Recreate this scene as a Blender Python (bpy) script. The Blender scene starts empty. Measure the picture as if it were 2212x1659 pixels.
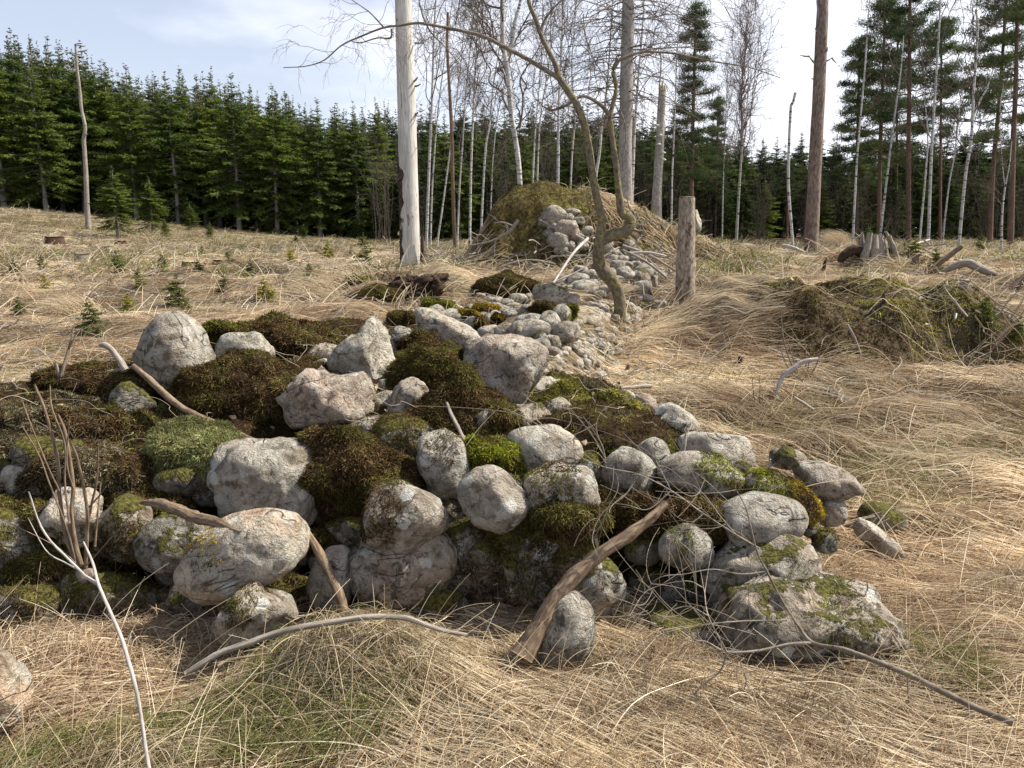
import bpy, math, random
import numpy as np
from math import radians, sin, cos, tan, pi

# ------------------------------------------------------------------ camera, sky, sun, exposure
F = 1737.0; CX, CY = 1106.0, 829.5; TH = radians(10.8); CH = 1.65
SC = bpy.context.scene
COL = SC.collection
cam_d = bpy.data.cameras.new("camera"); cam = bpy.data.objects.new("camera", cam_d); COL.objects.link(cam)
cam_d.sensor_width = 36; cam_d.lens = 36 * F / 2212
cam.location = (0, 0, CH); cam.rotation_euler = (pi / 2 - TH, 0, 0)
cam_d.clip_start = 0.05; cam_d.clip_end = 3000
SC.camera = cam
SUN_AZ = radians(75); SUN_EL = radians(50)      # azimuth clockwise from the view direction (+Y)
world = bpy.data.worlds.new("World"); SC.world = world; world.use_nodes = True
wn = world.node_tree.nodes; wl = world.node_tree.links; wn.clear()
def N(tree, kind, **kw):
    n = tree.nodes.new(kind)
    for k, v in kw.items():
        if k.startswith('i_'):
            n.inputs[k[2:].replace('__', ' ')].default_value = v
        else: setattr(n, k, v)
    return n
def ramp(tree, fac, stops, interp='LINEAR'):
    r = tree.nodes.new('ShaderNodeValToRGB'); r.color_ramp.interpolation = interp
    el = r.color_ramp.elements
    while len(el) < len(stops): el.new(0.5)
    for e, (p, c) in zip(el, stops):
        e.position = p; e.color = (*c, 1) if hasattr(c, '__len__') else (c, c, c, 1)
    if fac is not None: tree.links.new(fac, r.inputs[0])
    return r.outputs[0]
def mixc(tree, fac, a, b, blend='MIX'):
    m = tree.nodes.new('ShaderNodeMix'); m.data_type = 'RGBA'; m.blend_type = blend
    for i, v in ((0, fac), (6, a), (7, b)):
        s = m.inputs[i]
        if hasattr(v, 'is_linked'): tree.links.new(v, s)
        elif hasattr(v, '__len__'): s.default_value = (*v, 1)
        else: s.default_value = v if i == 0 else (v, v, v, 1)
    return m.outputs[2]
def math_(tree, op, a, b=None, clamp=False):
    m = tree.nodes.new('ShaderNodeMath'); m.operation = op; m.use_clamp = clamp
    for s, v in ((m.inputs[0], a), (m.inputs[1], b)):
        if v is None: continue
        if hasattr(v, 'is_linked'): tree.links.new(v, s)
        else: s.default_value = v
    return m.outputs[0]
wt = world.node_tree
sky = N(wt, 'ShaderNodeTexSky', sky_type='NISHITA', sun_disc=False, sun_elevation=SUN_EL, sun_rotation=SUN_AZ,
        altitude=100, air_density=1.0, dust_density=1.0, ozone_density=1.0)
geo = N(wt, 'ShaderNodeTexCoord')
sep = N(wt, 'ShaderNodeSeparateXYZ'); wl.new(geo.outputs['Generated'], sep.inputs[0])
mp = N(wt, 'ShaderNodeMapping'); mp.inputs['Scale'].default_value = (1.6, 1.6, 4.5); mp.inputs['Location'].default_value = (0.35, 0.2, 0.1)
wl.new(geo.outputs['Generated'], mp.inputs[0])
cn = N(wt, 'ShaderNodeTexNoise', i_Scale=1.5, i_Detail=6.0, i_Roughness=0.55); wl.new(mp.outputs[0], cn.inputs['Vector'])
# thin cloud veil: thicker towards the sun's side of the sky
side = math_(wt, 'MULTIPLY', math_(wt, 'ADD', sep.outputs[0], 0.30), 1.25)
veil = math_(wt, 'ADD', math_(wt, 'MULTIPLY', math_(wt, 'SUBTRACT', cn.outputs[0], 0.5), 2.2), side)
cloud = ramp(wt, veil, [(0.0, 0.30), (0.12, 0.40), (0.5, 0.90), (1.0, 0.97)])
cloud = math_(wt, 'MULTIPLY', cloud, ramp(wt, sep.outputs[2], [(0.0, 1.0), (0.27, .92), (0.7, .38)]))  # veil thinned high above the view to cut the sky's fill light
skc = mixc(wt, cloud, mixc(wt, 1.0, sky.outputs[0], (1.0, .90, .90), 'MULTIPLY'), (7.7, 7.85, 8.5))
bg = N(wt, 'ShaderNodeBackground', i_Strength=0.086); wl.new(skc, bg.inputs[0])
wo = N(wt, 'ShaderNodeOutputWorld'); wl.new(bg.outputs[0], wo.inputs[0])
sd = bpy.data.lights.new("sun", 'SUN'); sun = bpy.data.objects.new("sun", sd); COL.objects.link(sun)
sd.energy = 5.0; sd.angle = radians(0.53); sd.color = (1.0, 0.945, 0.83)
sun.location = (60, -10, 60); sun.rotation_euler = (pi / 2 - SUN_EL, 0, -SUN_AZ + pi)
# a sun lamp shines along its own -Z: aim it from the sun's direction
from mathutils import Vector
SD = Vector((sin(SUN_AZ) * cos(SUN_EL), cos(SUN_AZ) * cos(SUN_EL), sin(SUN_EL)))
sun.rotation_euler = SD.to_track_quat('Z', 'Y').to_euler()
SC.view_settings.view_transform = 'Standard'; SC.view_settings.look = 'None'
SC.view_settings.exposure = 0.95; SC.view_settings.gamma = 1.0; SC.view_settings.use_curve_mapping = False
SC.render.engine = 'CYCLES'
SC.cycles.max_bounces = 6; SC.cycles.diffuse_bounces = 3; SC.cycles.transparent_max_bounces = 4
SC.cycles.use_denoising = True

# ------------------------------------------------------------------ numeric helpers
rng = np.random.default_rng(7)
def P(px, py, Y):
    """point seen at photo position (px, py) at the distance Y in front of the camera"""
    px = np.asarray(px, float); py = np.asarray(py, float); Y = np.asarray(Y, float)
    u = (px - CX) / F; v = -(py - CY) / F
    t = Y / (cos(TH) + v * sin(TH))
    return np.stack(np.broadcast_arrays(u * t, Y, CH + (-sin(TH) + v * cos(TH)) * t), -1)
def dep(py, Y):
    v = -(py - CY) / F
    return Y / (cos(TH) + v * sin(TH))
def _h(ix, iy, iz, s):
    n = (ix * 374761393 + iy * 668265263 + iz * 2147483647 + s * 1274126177) & 0xffffffff
    n = ((n ^ (n >> 13)) * 1274126177) & 0xffffffff
    return ((n ^ (n >> 16)) & 0xffff) / 65535.0
def noise(p, s=0):
    p = np.asarray(p, float); i = np.floor(p).astype(np.int64); f = p - i; f = f * f * (3 - 2 * f)
    x, y, z = i[..., 0], i[..., 1], i[..., 2]; r = 0
    for a in (0, 1):
        for b in (0, 1):
            for c in (0, 1):
                w = (f[..., 0] if a else 1 - f[..., 0]) * (f[..., 1] if b else 1 - f[..., 1]) * (f[..., 2] if c else 1 - f[..., 2])
                r = r + w * _h(x + a, y + b, z + c, s)
    return r * 2 - 1
def fbm(p, s=0, o=4):
    r = 0; a = 1; t = 0
    for k in range(o):
        r = r + a * noise(np.asarray(p) * 2 ** k, s + k * 17); t += a; a *= .5
    return r / t
def n2(x, y, sc, s=0, o=3):
    x, y = np.broadcast_arrays(np.asarray(x, float), np.asarray(y, float))
    return fbm(np.stack([x * sc, y * sc, np.zeros_like(x) + s * 3.7], -1), s, o)
def ss(t): t = np.clip(t, 0, 1); return t * t * (3 - 2 * t)

# terrain height
_TY = np.array([-50, 1.5, 3.0, 4.0, 5.0, 6.0, 7, 8.5, 10, 12, 14, 17, 24, 40, 60, 120, 3000.])
_TZ = np.array([0, 0, .02, .08, .16, .25, .35, .50, .66, .86, 1.0, 1.05, 1.05, 1.1, 1.25, 1.5, 1.5])
def T(x, y):
    x = np.asarray(x, float); y = np.asarray(y, float)
    z = np.interp(y, _TY, _TZ) + 1.75 * ss((-x - 6) / 24) * ss((y - 14) / 26)
    z = z + .055 * n2(x, y, .6, 1, 2) * ss((y - 1) / 3) + .03 * n2(x, y, 2.2, 2, 2)
    g = lambda cx, cy, rx, ry, a, p=1: a * np.exp(-(((x - cx) / rx) ** 2 + ((y - cy) / ry) ** 2) ** p)
    z = z + g(-.55, 2.62, .36, .26, .17) + g(-1.75, 2.6, .4, .3, .12) + g(1.95, 2.9, .3, .5, .05)
    m = g(3.35, 8.4, 1.55, 1.2, .58, 2) + g(2.15, 8.6, .5, .6, .12, 1.5) + g(4.6, 7.7, .5, .55, .26, 2)
    z = z + m * (1 + .42 * n2(x, y, 2.1, 5, 4))
    # hump under the long heap of small stones
    cxx = .1 + .28 * (y - 6.5)
    z = z + .26 * np.exp(-((x - cxx + .12) / .55) ** 4) * ss((y - 5.5) / .8) * ss((14 - y) / 2)
    # low rootstock bank under the pale snag
    z = z + g(-1.4, 11.2, 1.1, .7, .28, 1.5) * (1 + .3 * n2(x, y, 3, 8)) + g(-2.0, 9.3, .8, .5, .2, 1.5)
    # bank in front of the old stump
    z = z + g(6.6, 14.5, 1.2, .9, .30, 1.5)
    return z
def MND(x, y):
    px_ = np.interp(x, [-.9, -.55, -.25, .1, .5, 1.2, 2.3, 3.2, 4.2, 5.4], [0, .55, 1.15, 1.46, 1.56, 1.42, .98, .5, .16, 0])
    h = px_ * ss((y - 13.6 + .25 * n2(x, y, 1.2, 4)) / 1.3) * ss((20.5 - y) / 3)
    return h * (1 + .10 * n2(x, y, 1.1, 6, 3))
def TF(x, y): return T(x, y) + MND(x, y)
def G(px, py, off=0.0, lo=1.5, hi=60, f=None):
    """where the sight line through (px, py) meets the ground plus off"""
    f = f or TF
    Ys = np.exp(np.linspace(math.log(lo), math.log(hi), 500)); p = P(px, py, Ys)
    d = p[:, 2] - f(p[:, 0], p[:, 1]) - off
    k = np.argmax(d < 0)
    if d[k] >= 0: k = len(Ys) - 1
    return p[k]

# front pile fill
_PY = [3.2, 3.34, 3.48, 3.60, 3.80, 4.2, 5.0, 5.8, 6.6]; _PZ = [-.1, .16, .45, .60, .68, .76, .84, .92, .95]
def ZP(x, y):
    yc = np.interp(x, [-3.2, -2.75, -2.5, -2.2, -1.4, -.78, -.24, .17, .5, .74, .93, 1.2, 1.38, 1.5, 1.7],
                   [4.1, 4.3, 4.6, 5.6, 5.9, 5.7, 5.3, 4.6, 4.35, 4.0, 3.75, 3.5, 3.35, 3.2, 3.0])
    yy = y - .10 - .12 * n2(x, y * .4, 2.2, 21, 2)
    z = np.interp(np.minimum(yy, yc), _PY, _PZ) - .045
    z = z - 1.1 * np.maximum(0, yy - yc) - 1.5 * ss((x - 1.35) / .5) - .6 * ss((-x - 3.0) / .6)
    z = z + .085 * ss((y - 3.5) / .4) + (.13 * n2(x, y, 2.4, 11, 3) + .02 * n2(x, y, 9, 12, 2)) * ss((y - 2.9) / .5)
    # hollows among the boulders
    for cx, cy, r, a in ((-1.95, 4.15, .22, .22), (-.55, 4.3, .16, .18), (-1.1, 3.9, .12, .25), (.12, 4.1, .13, .2)):
        z = z - a * np.exp(-((x - cx) ** 2 + (y - cy) ** 2) / r ** 2)
    return z

# ------------------------------------------------------------------ object helpers
def link(name, data, parent=None, loc=None):
    o = bpy.data.objects.new(name, data); COL.objects.link(o)
    if parent is not None: o.parent = parent
    if loc is not None: o.location = loc
    return o
def mesh(name, v, faces, m=None, smooth=True):
    """faces: (n,k) array or list of such arrays"""
    me = bpy.data.meshes.new(name); v = np.asarray(v, np.float32); gr_ = v[:, 3:6] if v.shape[1] == 6 else v; v = np.ascontiguousarray(v[:, :3])
    fl = faces if isinstance(faces, list) else [faces]
    fl = [np.asarray(f, np.int32) for f in fl if len(f)]
    idx = np.concatenate([f.ravel() for f in fl]); tot = np.concatenate([np.full(len(f), f.shape[1], np.int32) for f in fl])
    me.vertices.add(len(v)); me.vertices.foreach_set('co', v.ravel())
    me.loops.add(len(idx)); me.loops.foreach_set('vertex_index', idx)
    me.polygons.add(len(tot)); me.polygons.foreach_set('loop_start', (np.cumsum(tot) - tot).astype(np.int32))
    me.polygons.foreach_set('loop_total', tot)
    me.polygons.foreach_set('use_smooth', np.full(len(tot), smooth))
    me.update(calc_edges=True)
    if m:
        me.materials.append(m)
        if m.get('wood'): me.attributes.new('grain', 'FLOAT_VECTOR', 'POINT').data.foreach_set('vector', np.ascontiguousarray(gr_).ravel())
    return me
def tag(o, label=None, cat=None, group=None, kind=None):
    if label: o['label'] = label
    if cat: o['category'] = cat
    if group: o['group'] = group
    if kind: o['kind'] = kind
    return o
def empty(name, loc):
    e = bpy.data.objects.new(name, None); e.empty_display_size = .2; e.location = loc; COL.objects.link(e); return e
def hair(name, pts, rad, m, tint=None, parent=None, loc=(0, 0, 0)):
    """many thin strands: pts (n,k,3), rad (n,k), tint (n,3)"""
    n, k, _ = pts.shape
    cu = bpy.data.hair_curves.new(name); cu.add_curves([k] * n)
    cu.attributes['position'].data.foreach_set('vector', np.asarray(pts - np.array(loc), np.float32).ravel())
    a = cu.attributes.get('radius') or cu.attributes.new('radius', 'FLOAT', 'POINT')
    a.data.foreach_set('value', np.asarray(np.broadcast_to(rad, (n, k)), np.float32).ravel())
    if tint is not None:
        t = cu.attributes.new('tint', 'FLOAT_COLOR', 'CURVE'); c = np.ones((n, 4), np.float32); c[:, :3] = tint
        t.data.foreach_set('color', c.ravel())
    cu.materials.append(m)
    return link(name, cu, parent, None if parent else loc)
def tubes(polys, radii, sides=5, base=0):
    """polys (n,k,3), radii (n,k) -> verts, quads of n tubes"""
    polys = np.asarray(polys, float); n, k, _ = polys.shape
    radii = np.broadcast_to(np.asarray(radii, float), (n, k))
    t = np.gradient(polys, axis=1); t /= np.linalg.norm(t, axis=2, keepdims=True) + 1e-9
    ref = np.where(np.abs(t[:, :1, 2:3]) > .9, np.array([1., 0, 0]), np.array([0, 0, 1.]))
    a = np.cross(t, np.broadcast_to(ref, t.shape)); a /= np.linalg.norm(a, axis=2, keepdims=True) + 1e-9
    b = np.cross(t, a)
    th = np.arange(sides) * 2 * pi / sides
    v = polys[:, :, None] + radii[:, :, None, None] * (a[:, :, None] * np.cos(th)[:, None] + b[:, :, None] * np.sin(th)[:, None])
    v = v.reshape(-1, 3)
    i = np.arange(n)[:, None, None] * k * sides + np.arange(k - 1)[None, :, None] * sides; j = np.arange(sides); j2 = (j + 1) % sides
    q = np.stack([i + j, i + j2, i + j2 + sides, i + j + sides], -1).reshape(-1, 4)
    return v, q + base
def resample(pts, k, rad=None):
    pts = np.asarray(pts, float); m = len(pts)
    d = np.r_[0, np.cumsum(np.linalg.norm(np.diff(pts, axis=0), axis=1))]; d /= d[-1]
    # Catmull-Rom through the control points
    s = np.linspace(0, 1, k); i = np.clip(np.searchsorted(d, s, side='right') - 1, 0, m - 2)
    f = ((s - d[i]) / (d[i + 1] - d[i] + 1e-9))[:, None]
    p1, p2 = pts[i], pts[i + 1]; p0 = np.where((i > 0)[:, None], pts[np.maximum(i - 1, 0)], 2 * p1 - p2)
    p3 = np.where((i < m - 2)[:, None], pts[np.minimum(i + 2, m - 1)], 2 * p2 - p1)
    r = .5 * (2 * p1 + (p2 - p0) * f + (2 * p0 - 5 * p1 + 4 * p2 - p3) * f ** 2 + (3 * p1 - p0 - 3 * p2 + p3) * f ** 3)
    if rad is None: return r
    return r, np.interp(s, d, rad)
def limb(pts, rad, k=40, sides=10, rough=.12, seed=0, cap=True, freq=None):
    """one knobbly tube through control points; returns verts and face arrays"""
    p, r = resample(pts, k, rad)
    v, q = tubes(p[None], r[None], sides)
    c = np.repeat(p, sides, 0); rr = np.repeat(r, sides)
    fr = freq or .6 / (np.mean(r) + 1e-6)
    v = c + (v - c) * (1 + rough * fbm(v * np.array([fr, fr, fr * .45]), seed, 3) * 1.6)[:, None]
    ln = np.r_[0, np.cumsum(np.linalg.norm(np.diff(p, axis=0), axis=1))]; th = np.tile(np.arange(sides) * 2 * pi / sides, k)
    v = np.hstack([v, np.stack([np.cos(th) * rr, np.sin(th) * rr, np.repeat(ln, sides)], 1)])
    fs = [q]
    if cap:
        for ring, e in ((0, p[0]), (k - 1, p[-1])):
            v = np.vstack([v, np.r_[e, 0, 0, ln[ring]]]); b = ring * sides
            j = np.arange(sides); tri = np.stack([np.full(sides, len(v) - 1), b + j, b + (j + 1) % sides], -1)
            if ring: tri = tri[:, ::-1]
            fs.append(tri)
    return v, fs
def join(parts):
    V = []; Q = {}; o = 0
    for v, fs in parts:
        fs = fs if isinstance(fs, list) else [fs]
        V.append(v)
        for f in fs: Q.setdefault(f.shape[1], []).append(np.asarray(f) + o)
        o += len(v)
    return np.vstack(V), [np.vstack(x) for x in Q.values()]
def put(name, parts, m, parent=None, loc=(0, 0, 0), smooth=True):
    v, fs = join(parts if isinstance(parts, list) else [parts])
    return link(name, mesh(name, v, fs, m, smooth), parent, None if parent else loc)

# ------------------------------------------------------------------ materials
def material(name):
    m = bpy.data.materials.new(name); m.use_nodes = True; t = m.node_tree; t.nodes.clear()
    out = t.nodes.new('ShaderNodeOutputMaterial'); return m, t, out
def vadd(t, a, b):
    n = t.nodes.new('ShaderNodeVectorMath'); n.operation = 'ADD'; t.links.new(a, n.inputs[0]); t.links.new(b, n.inputs[1]); return n.outputs[0]
def mapped(t, vec, sc):
    n = t.nodes.new('ShaderNodeMapping'); n.inputs['Scale'].default_value = sc if hasattr(sc, '__len__') else (sc,) * 3
    t.links.new(vec, n.inputs[0]); return n.outputs[0]
def nz(t, vec, scale, detail=4, rough=.55, dist=0.0):
    n = N(t, 'ShaderNodeTexNoise', i_Scale=scale, i_Detail=float(detail), i_Roughness=rough, i_Distortion=dist); t.links.new(vec, n.inputs['Vector']); return n.outputs[0]
def objvec(t, jitter=True):
    tc = t.nodes.new('ShaderNodeTexCoord')
    if not jitter: return tc.outputs['Object']
    oi = t.nodes.new('ShaderNodeObjectInfo'); c = t.nodes.new('ShaderNodeCombineXYZ')
    r = math_(t, 'MULTIPLY', oi.outputs['Random'], 37.0)
    for k in range(3): t.links.new(r, c.inputs[k])
    return vadd(t, tc.outputs['Object'], c.outputs[0])
def finish(t, out, col, rough=.85, bump=None, strength=.5, dist=.02, spec=.25):
    b = N(t, 'ShaderNodeBsdfPrincipled', i_Roughness=rough); b.inputs['Specular IOR Level'].default_value = spec
    t.links.new(col, b.inputs['Base Color'])
    if bump is not None:
        bn = N(t, 'ShaderNodeBump', i_Strength=strength, i_Distance=dist); t.links.new(bump, bn.inputs['Height']); t.links.new(bn.outputs[0], b.inputs['Normal'])
    t.links.new(b.outputs[0], out.inputs[0]); return b

def stone_material(name, lo, hi, pink, lichen=.5, moss=.0, dark=.45):
    m, t, out = material(name); v = objvec(t)
    big = nz(t, v, 5, 5, .6); mid = nz(t, v, 17, 6, .65, .6); fine = nz(t, v, 110, 3, .7)
    c = ramp(t, big, [(.32, lo), (.68, hi)])
    c = mixc(t, ramp(t, nz(t, v, 3.1, 3), [(.45, 0.), (.62, 1.)]), c, pink)
    c = mixc(t, .5, c, ramp(t, fine, [(.3, .5), (.5, .95), (.7, 1.3)]), 'MULTIPLY')
    c = mixc(t, .9, c, ramp(t, nz(t, v, 8, 5, .7, 1.5), [(.36, (.42, .36, .28)), (.5, (.95, .93, .9)), (.64, (1.12, 1.1, 1.08))]), 'MULTIPLY')
    c = mixc(t, .8, c, ramp(t, mid, [(.33, .38), (.46, .98), (.7, 1.2)]), 'MULTIPLY')
    # pale crust lichen, dark lichen, moss
    li = ramp(t, nz(t, v, 9.5, 7, .62, .4), [(.60 - .08 * lichen, 0.), (.63 - .06 * lichen, 1.)])
    c = mixc(t, math_(t, 'MULTIPLY', li, .55), c, mixc(t, fine, (.34, .345, .30), (.58, .57, .51)))
    dk = ramp(t, nz(t, v, 14, 8, .7, 1.0), [(.62 - .10 * dark, 0.), (.66 - .10 * dark, 1.)])
    c = mixc(t, math_(t, 'MULTIPLY', dk, .75), c, (.045, .04, .028))
    vo = N(t, 'ShaderNodeTexVoronoi', i_Scale=8.0); t.links.new(v, vo.inputs['Vector'])
    sv_ = t.nodes.new('ShaderNodeSeparateColor'); t.links.new(vo.outputs['Color'], sv_.inputs[0])
    rr_ = math_(t, 'ADD', vo.outputs['Distance'], math_(t, 'MULTIPLY', math_(t, 'SUBTRACT', nz(t, v, 45, 3), .5), .25))
    ros = math_(t, 'MULTIPLY', ramp(t, rr_, [(.22, 1.), (.26, 0.)]), ramp(t, sv_.outputs[0], [(.70, 0.), (.72, 1.)]))
    c = mixc(t, math_(t, 'MULTIPLY', ros, .7), c, mixc(t, fine, (.45, .46, .42), (.66, .65, .60)))
    cn_ = math_(t, 'ABSOLUTE', math_(t, 'SUBTRACT', nz(t, mapped(t, v, (1, 1, 2.2)), 2.3, 3, .5, .5), .5)); crack = ramp(t, cn_, [(.0, 1.), (.008, 0.)])
    crack = math_(t, 'MULTIPLY', crack, ramp(t, nz(t, v, 3.3, 2), [(.50, 0.), (.60, 1.)])); c = mixc(t, math_(t, 'MULTIPLY', crack, .4), c, (.05, .04, .03))
    g = t.nodes.new('ShaderNodeNewGeometry'); s = t.nodes.new('ShaderNodeSeparateXYZ'); t.links.new(g.outputs['Normal'], s.inputs[0])
    up = math_(t, 'ADD', math_(t, 'MULTIPLY', s.outputs[2], .35), math_(t, 'MULTIPLY', nz(t, v, 7, 6, .65), 1.3))
    mo = ramp(t, up, [(1.05 - .3 * moss, 0.), (1.09 - .3 * moss, 1.)])
    c = mixc(t, mo, c, ramp(t, nz(t, v, 60, 3), [(.35, (.035, .03, .01)), (.6, (.13, .12, .025))]))
    h = math_(t, 'ADD', math_(t, 'MULTIPLY', mid, 1.2), math_(t, 'MULTIPLY', fine, .35))
    h = math_(t, 'ADD', h, math_(t, 'MULTIPLY', mo, 1.0)); h = math_(t, 'SUBTRACT', h, math_(t, 'MULTIPLY', crack, .8))
    cr = N(t, 'ShaderNodeTexVoronoi', feature='DISTANCE_TO_EDGE', i_Scale=7.0); t.links.new(vadd(t, v, mapped(t, v, 1)), cr.inputs['Vector'])
    h = math_(t, 'ADD', h, math_(t, 'MULTIPLY', ramp(t, cr.outputs[0], [(0., 0.), (.03, 1.)]), .07))
    finish(t, out, c, .9, h, .95, .045, .2); return m
ST_GREY = stone_material('grey_granite', (.20, .184, .155), (.455, .43, .375), (.34, .295, .245), .6, .1)
ST_PALE = stone_material('pale_granite', (.30, .278, .235), (.54, .505, .43), (.45, .39, .32), .7, .0, .4)
ST_PINK = stone_material('pink_granite', (.23, .20, .165), (.48, .43, .36), (.39, .315, .255), .7, .1)
ST_BRIGHT = stone_material('bright_granite', (.30, .27, .215), (.56, .51, .43), (.46, .34, .24), .9, .0, .25)
ST_DARK = stone_material('shaded_mossy_granite', (.14, .13, .11), (.30, .28, .24), (.22, .18, .14), .4, .75, .9)  # moss-grown stone; its low tones also paint in the shade of the gaps
ST_MOSS = stone_material('granite_with_moss', (.22, .21, .18), (.42, .38, .31), (.35, .29, .23), .5, .26, .9)

def strand_material(name, rough=.8, trans=.25, gain=1.0):
    m, t, out = material(name); a = N(t, 'ShaderNodeAttribute', attribute_name='tint')
    c = mixc(t, 1.0, a.outputs['Color'], (gain,) * 3, 'MULTIPLY')
    d = t.nodes.new('ShaderNodeBsdfDiffuse'); tr = t.nodes.new('ShaderNodeBsdfTranslucent'); mx = N(t, 'ShaderNodeMixShader', i_Fac=trans)
    t.links.new(c, d.inputs[0]); t.links.new(c, tr.inputs[0]); t.links.new(d.outputs[0], mx.inputs[1]); t.links.new(tr.outputs[0], mx.inputs[2])
    t.links.new(mx.outputs[0], out.inputs[0]); return m
M_STRAW = strand_material('dry_straw', trans=.3)
M_MOSSHAIR = strand_material('moss_fronds', trans=.2)
M_TWIGHAIR = strand_material('fine_twigs', trans=0.0)

def ground_material():
    m, t, out = material('meadow_soil'); g = t.nodes.new('ShaderNodeNewGeometry'); v = g.outputs['Position']
    st = nz(t, mapped(t, v, (1.0, 6.0, 3.0)), 3.0, 6, .7)
    c = ramp(t, st, [(.3, (.03, .02, .012)), (.5, (.10, .072, .042)), (.7, (.20, .155, .095))])  # soil tones darkened to put shade into the gaps between the straws
    gr = ramp(t, nz(t, v, .9, 5, .6), [(.52, 0.), (.66, 1.)])
    c = mixc(t, math_(t, 'MULTIPLY', gr, .55), c, (.10, .12, .035))
    br = ramp(t, nz(t, v, 1.7, 5, .6), [(.50, 0.), (.64, 1.)])
    c = mixc(t, math_(t, 'MULTIPLY', br, .6), c, (.10, .062, .038))
    sa = N(t, 'ShaderNodeAttribute', attribute_name='soil')
    sl = ramp(t, nz(t, v, 14, 7, .7), [(.34, (.02, .014, .008)), (.52, (.075, .055, .03)), (.72, (.16, .13, .07))])
    c = mixc(t, sa.outputs['Fac'], c, sl)
    finish(t, out, c, .95, st, .6, .05, .1); return m
M_GROUND = ground_material()
def fill_material(name, cols, sc=24):
    m, t, out = material(name); g = t.nodes.new('ShaderNodeNewGeometry'); v = g.outputs['Position']
    n = nz(t, v, sc, 7, .7); p = nz(t, v, 3.2, 4, .6)
    c = ramp(t, n, [(.34, cols[0]), (.52, cols[1]), (.72, cols[2])])
    c = mixc(t, ramp(t, p, [(.54, 0.), (.66, .7)]), c, cols[3])
    finish(t, out, c, .95, n, 1.0, .04, .05); return m
M_FILL = fill_material('dark_moss_bed', [(.010, .007, .004), (.035, .022, .012), (.085, .055, .028), (.07, .065, .015)])
M_MOUND = fill_material('mound_moss', [(.02, .014, .008), (.085, .065, .025), (.19, .16, .06), (.17, .16, .035)], 14)

def wood_material(name, cols, grain=(14, 14, 1.2), stre=.6, spots=None, dist=.01):
    m, t, out = material(name); m['wood'] = 1; at = N(t, 'ShaderNodeAttribute', attribute_name='grain'); oi = t.nodes.new('ShaderNodeObjectInfo'); cx = t.nodes.new('ShaderNodeCombineXYZ')
    rj = math_(t, 'MULTIPLY', oi.outputs['Random'], 37.0)
    for k in range(3): t.links.new(rj, cx.inputs[k])
    v = vadd(t, at.outputs['Vector'], cx.outputs[0])
    n = nz(t, mapped(t, v, grain), 3.0, 6, .65, .4); b = nz(t, v, 2.2, 4)
    c = ramp(t, n, [(.3, cols[0]), (.5, cols[1]), (.7, cols[2])])
    c = mixc(t, .5, c, ramp(t, b, [(.35, .65), (.65, 1.15)]), 'MULTIPLY')
    if spots:
        s = ramp(t, nz(t, mapped(t, v, spots[0]), 3.0, 4, .6), [(spots[1], 0.), (spots[1] + .04, 1.)]); c = mixc(t, s, c, spots[2])
    finish(t, out, c, .85, n, stre, dist, .15); return m
W_WHITE = wood_material('bleached_wood', [(.24, .215, .19), (.50, .475, .43), (.64, .62, .58)], (26, 26, 1.0), .7, ((5, 5, .9), .62, (.20, .15, .105)))
W_GREY = wood_material('weathered_wood', [(.10, .085, .07), (.26, .225, .185), (.42, .38, .33)], (30, 30, 3), .8)
W_BROWN = wood_material('brown_stick', [(.06, .04, .025), (.17, .12, .08), (.30, .23, .16)], (26, 26, 5), .8)
W_BARK = wood_material('grey_brown_bark', [(.07, .055, .04), (.16, .13, .10), (.27, .23, .19)], (9, 9, 6), .9, ((5, 5, 5), .62, (.13, .13, .05)))
W_SPRUCE = wood_material('grey_spruce_bark', [(.15, .13, .11), (.29, .265, .235), (.42, .395, .36)], (8, 8, 7), .9, ((14, 14, 14), .63, (.09, .075, .06)), .02)
W_PINE = wood_material('pine_bark', [(.08, .055, .045), (.20, .15, .12), (.34, .28, .24)], (9, 9, 3), 1.0, None, .03)
W_RED = wood_material('red_pine_bark', [(.07, .045, .033), (.15, .10, .075), (.24, .165, .125)], (9, 9, 4), .8, None, .02)
W_BIRCH = wood_material('birch_bark', [(.30, .285, .26), (.46, .445, .42), (.60, .58, .55)], (3, 3, 20), .3, ((1.2, 1.2, 7), .56, (.045, .038, .03)))
W_LICH = wood_material('lichened_bark', [(.06, .048, .034), (.14, .115, .08), (.23, .20, .15)], (12, 12, 8), .9, ((7, 7, 7), .55, (.21, .18, .05)))
W_DARKBARK = wood_material('dark_loose_bark', [(.02, .012, .008), (.07, .042, .03), (.17, .11, .08)], (16, 16, 5), 1.0, None, .03)
W_POST = wood_material('post_bark', [(.13, .10, .075), (.27, .22, .17), (.46, .42, .36)], (10, 10, 4), .9, ((5, 5, 3), .58, (.12, .075, .05)), .02)
W_CUT = wood_material('sawn_wood', [(.22, .16, .10), (.38, .29, .19), (.50, .40, .28)], (9, 9, 9), .4)
W_ROOT = wood_material('rotten_root', [(.018, .011, .007), (.055, .034, .022), (.13, .09, .062)], (14, 14, 14), 1.0, None, .04)

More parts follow.
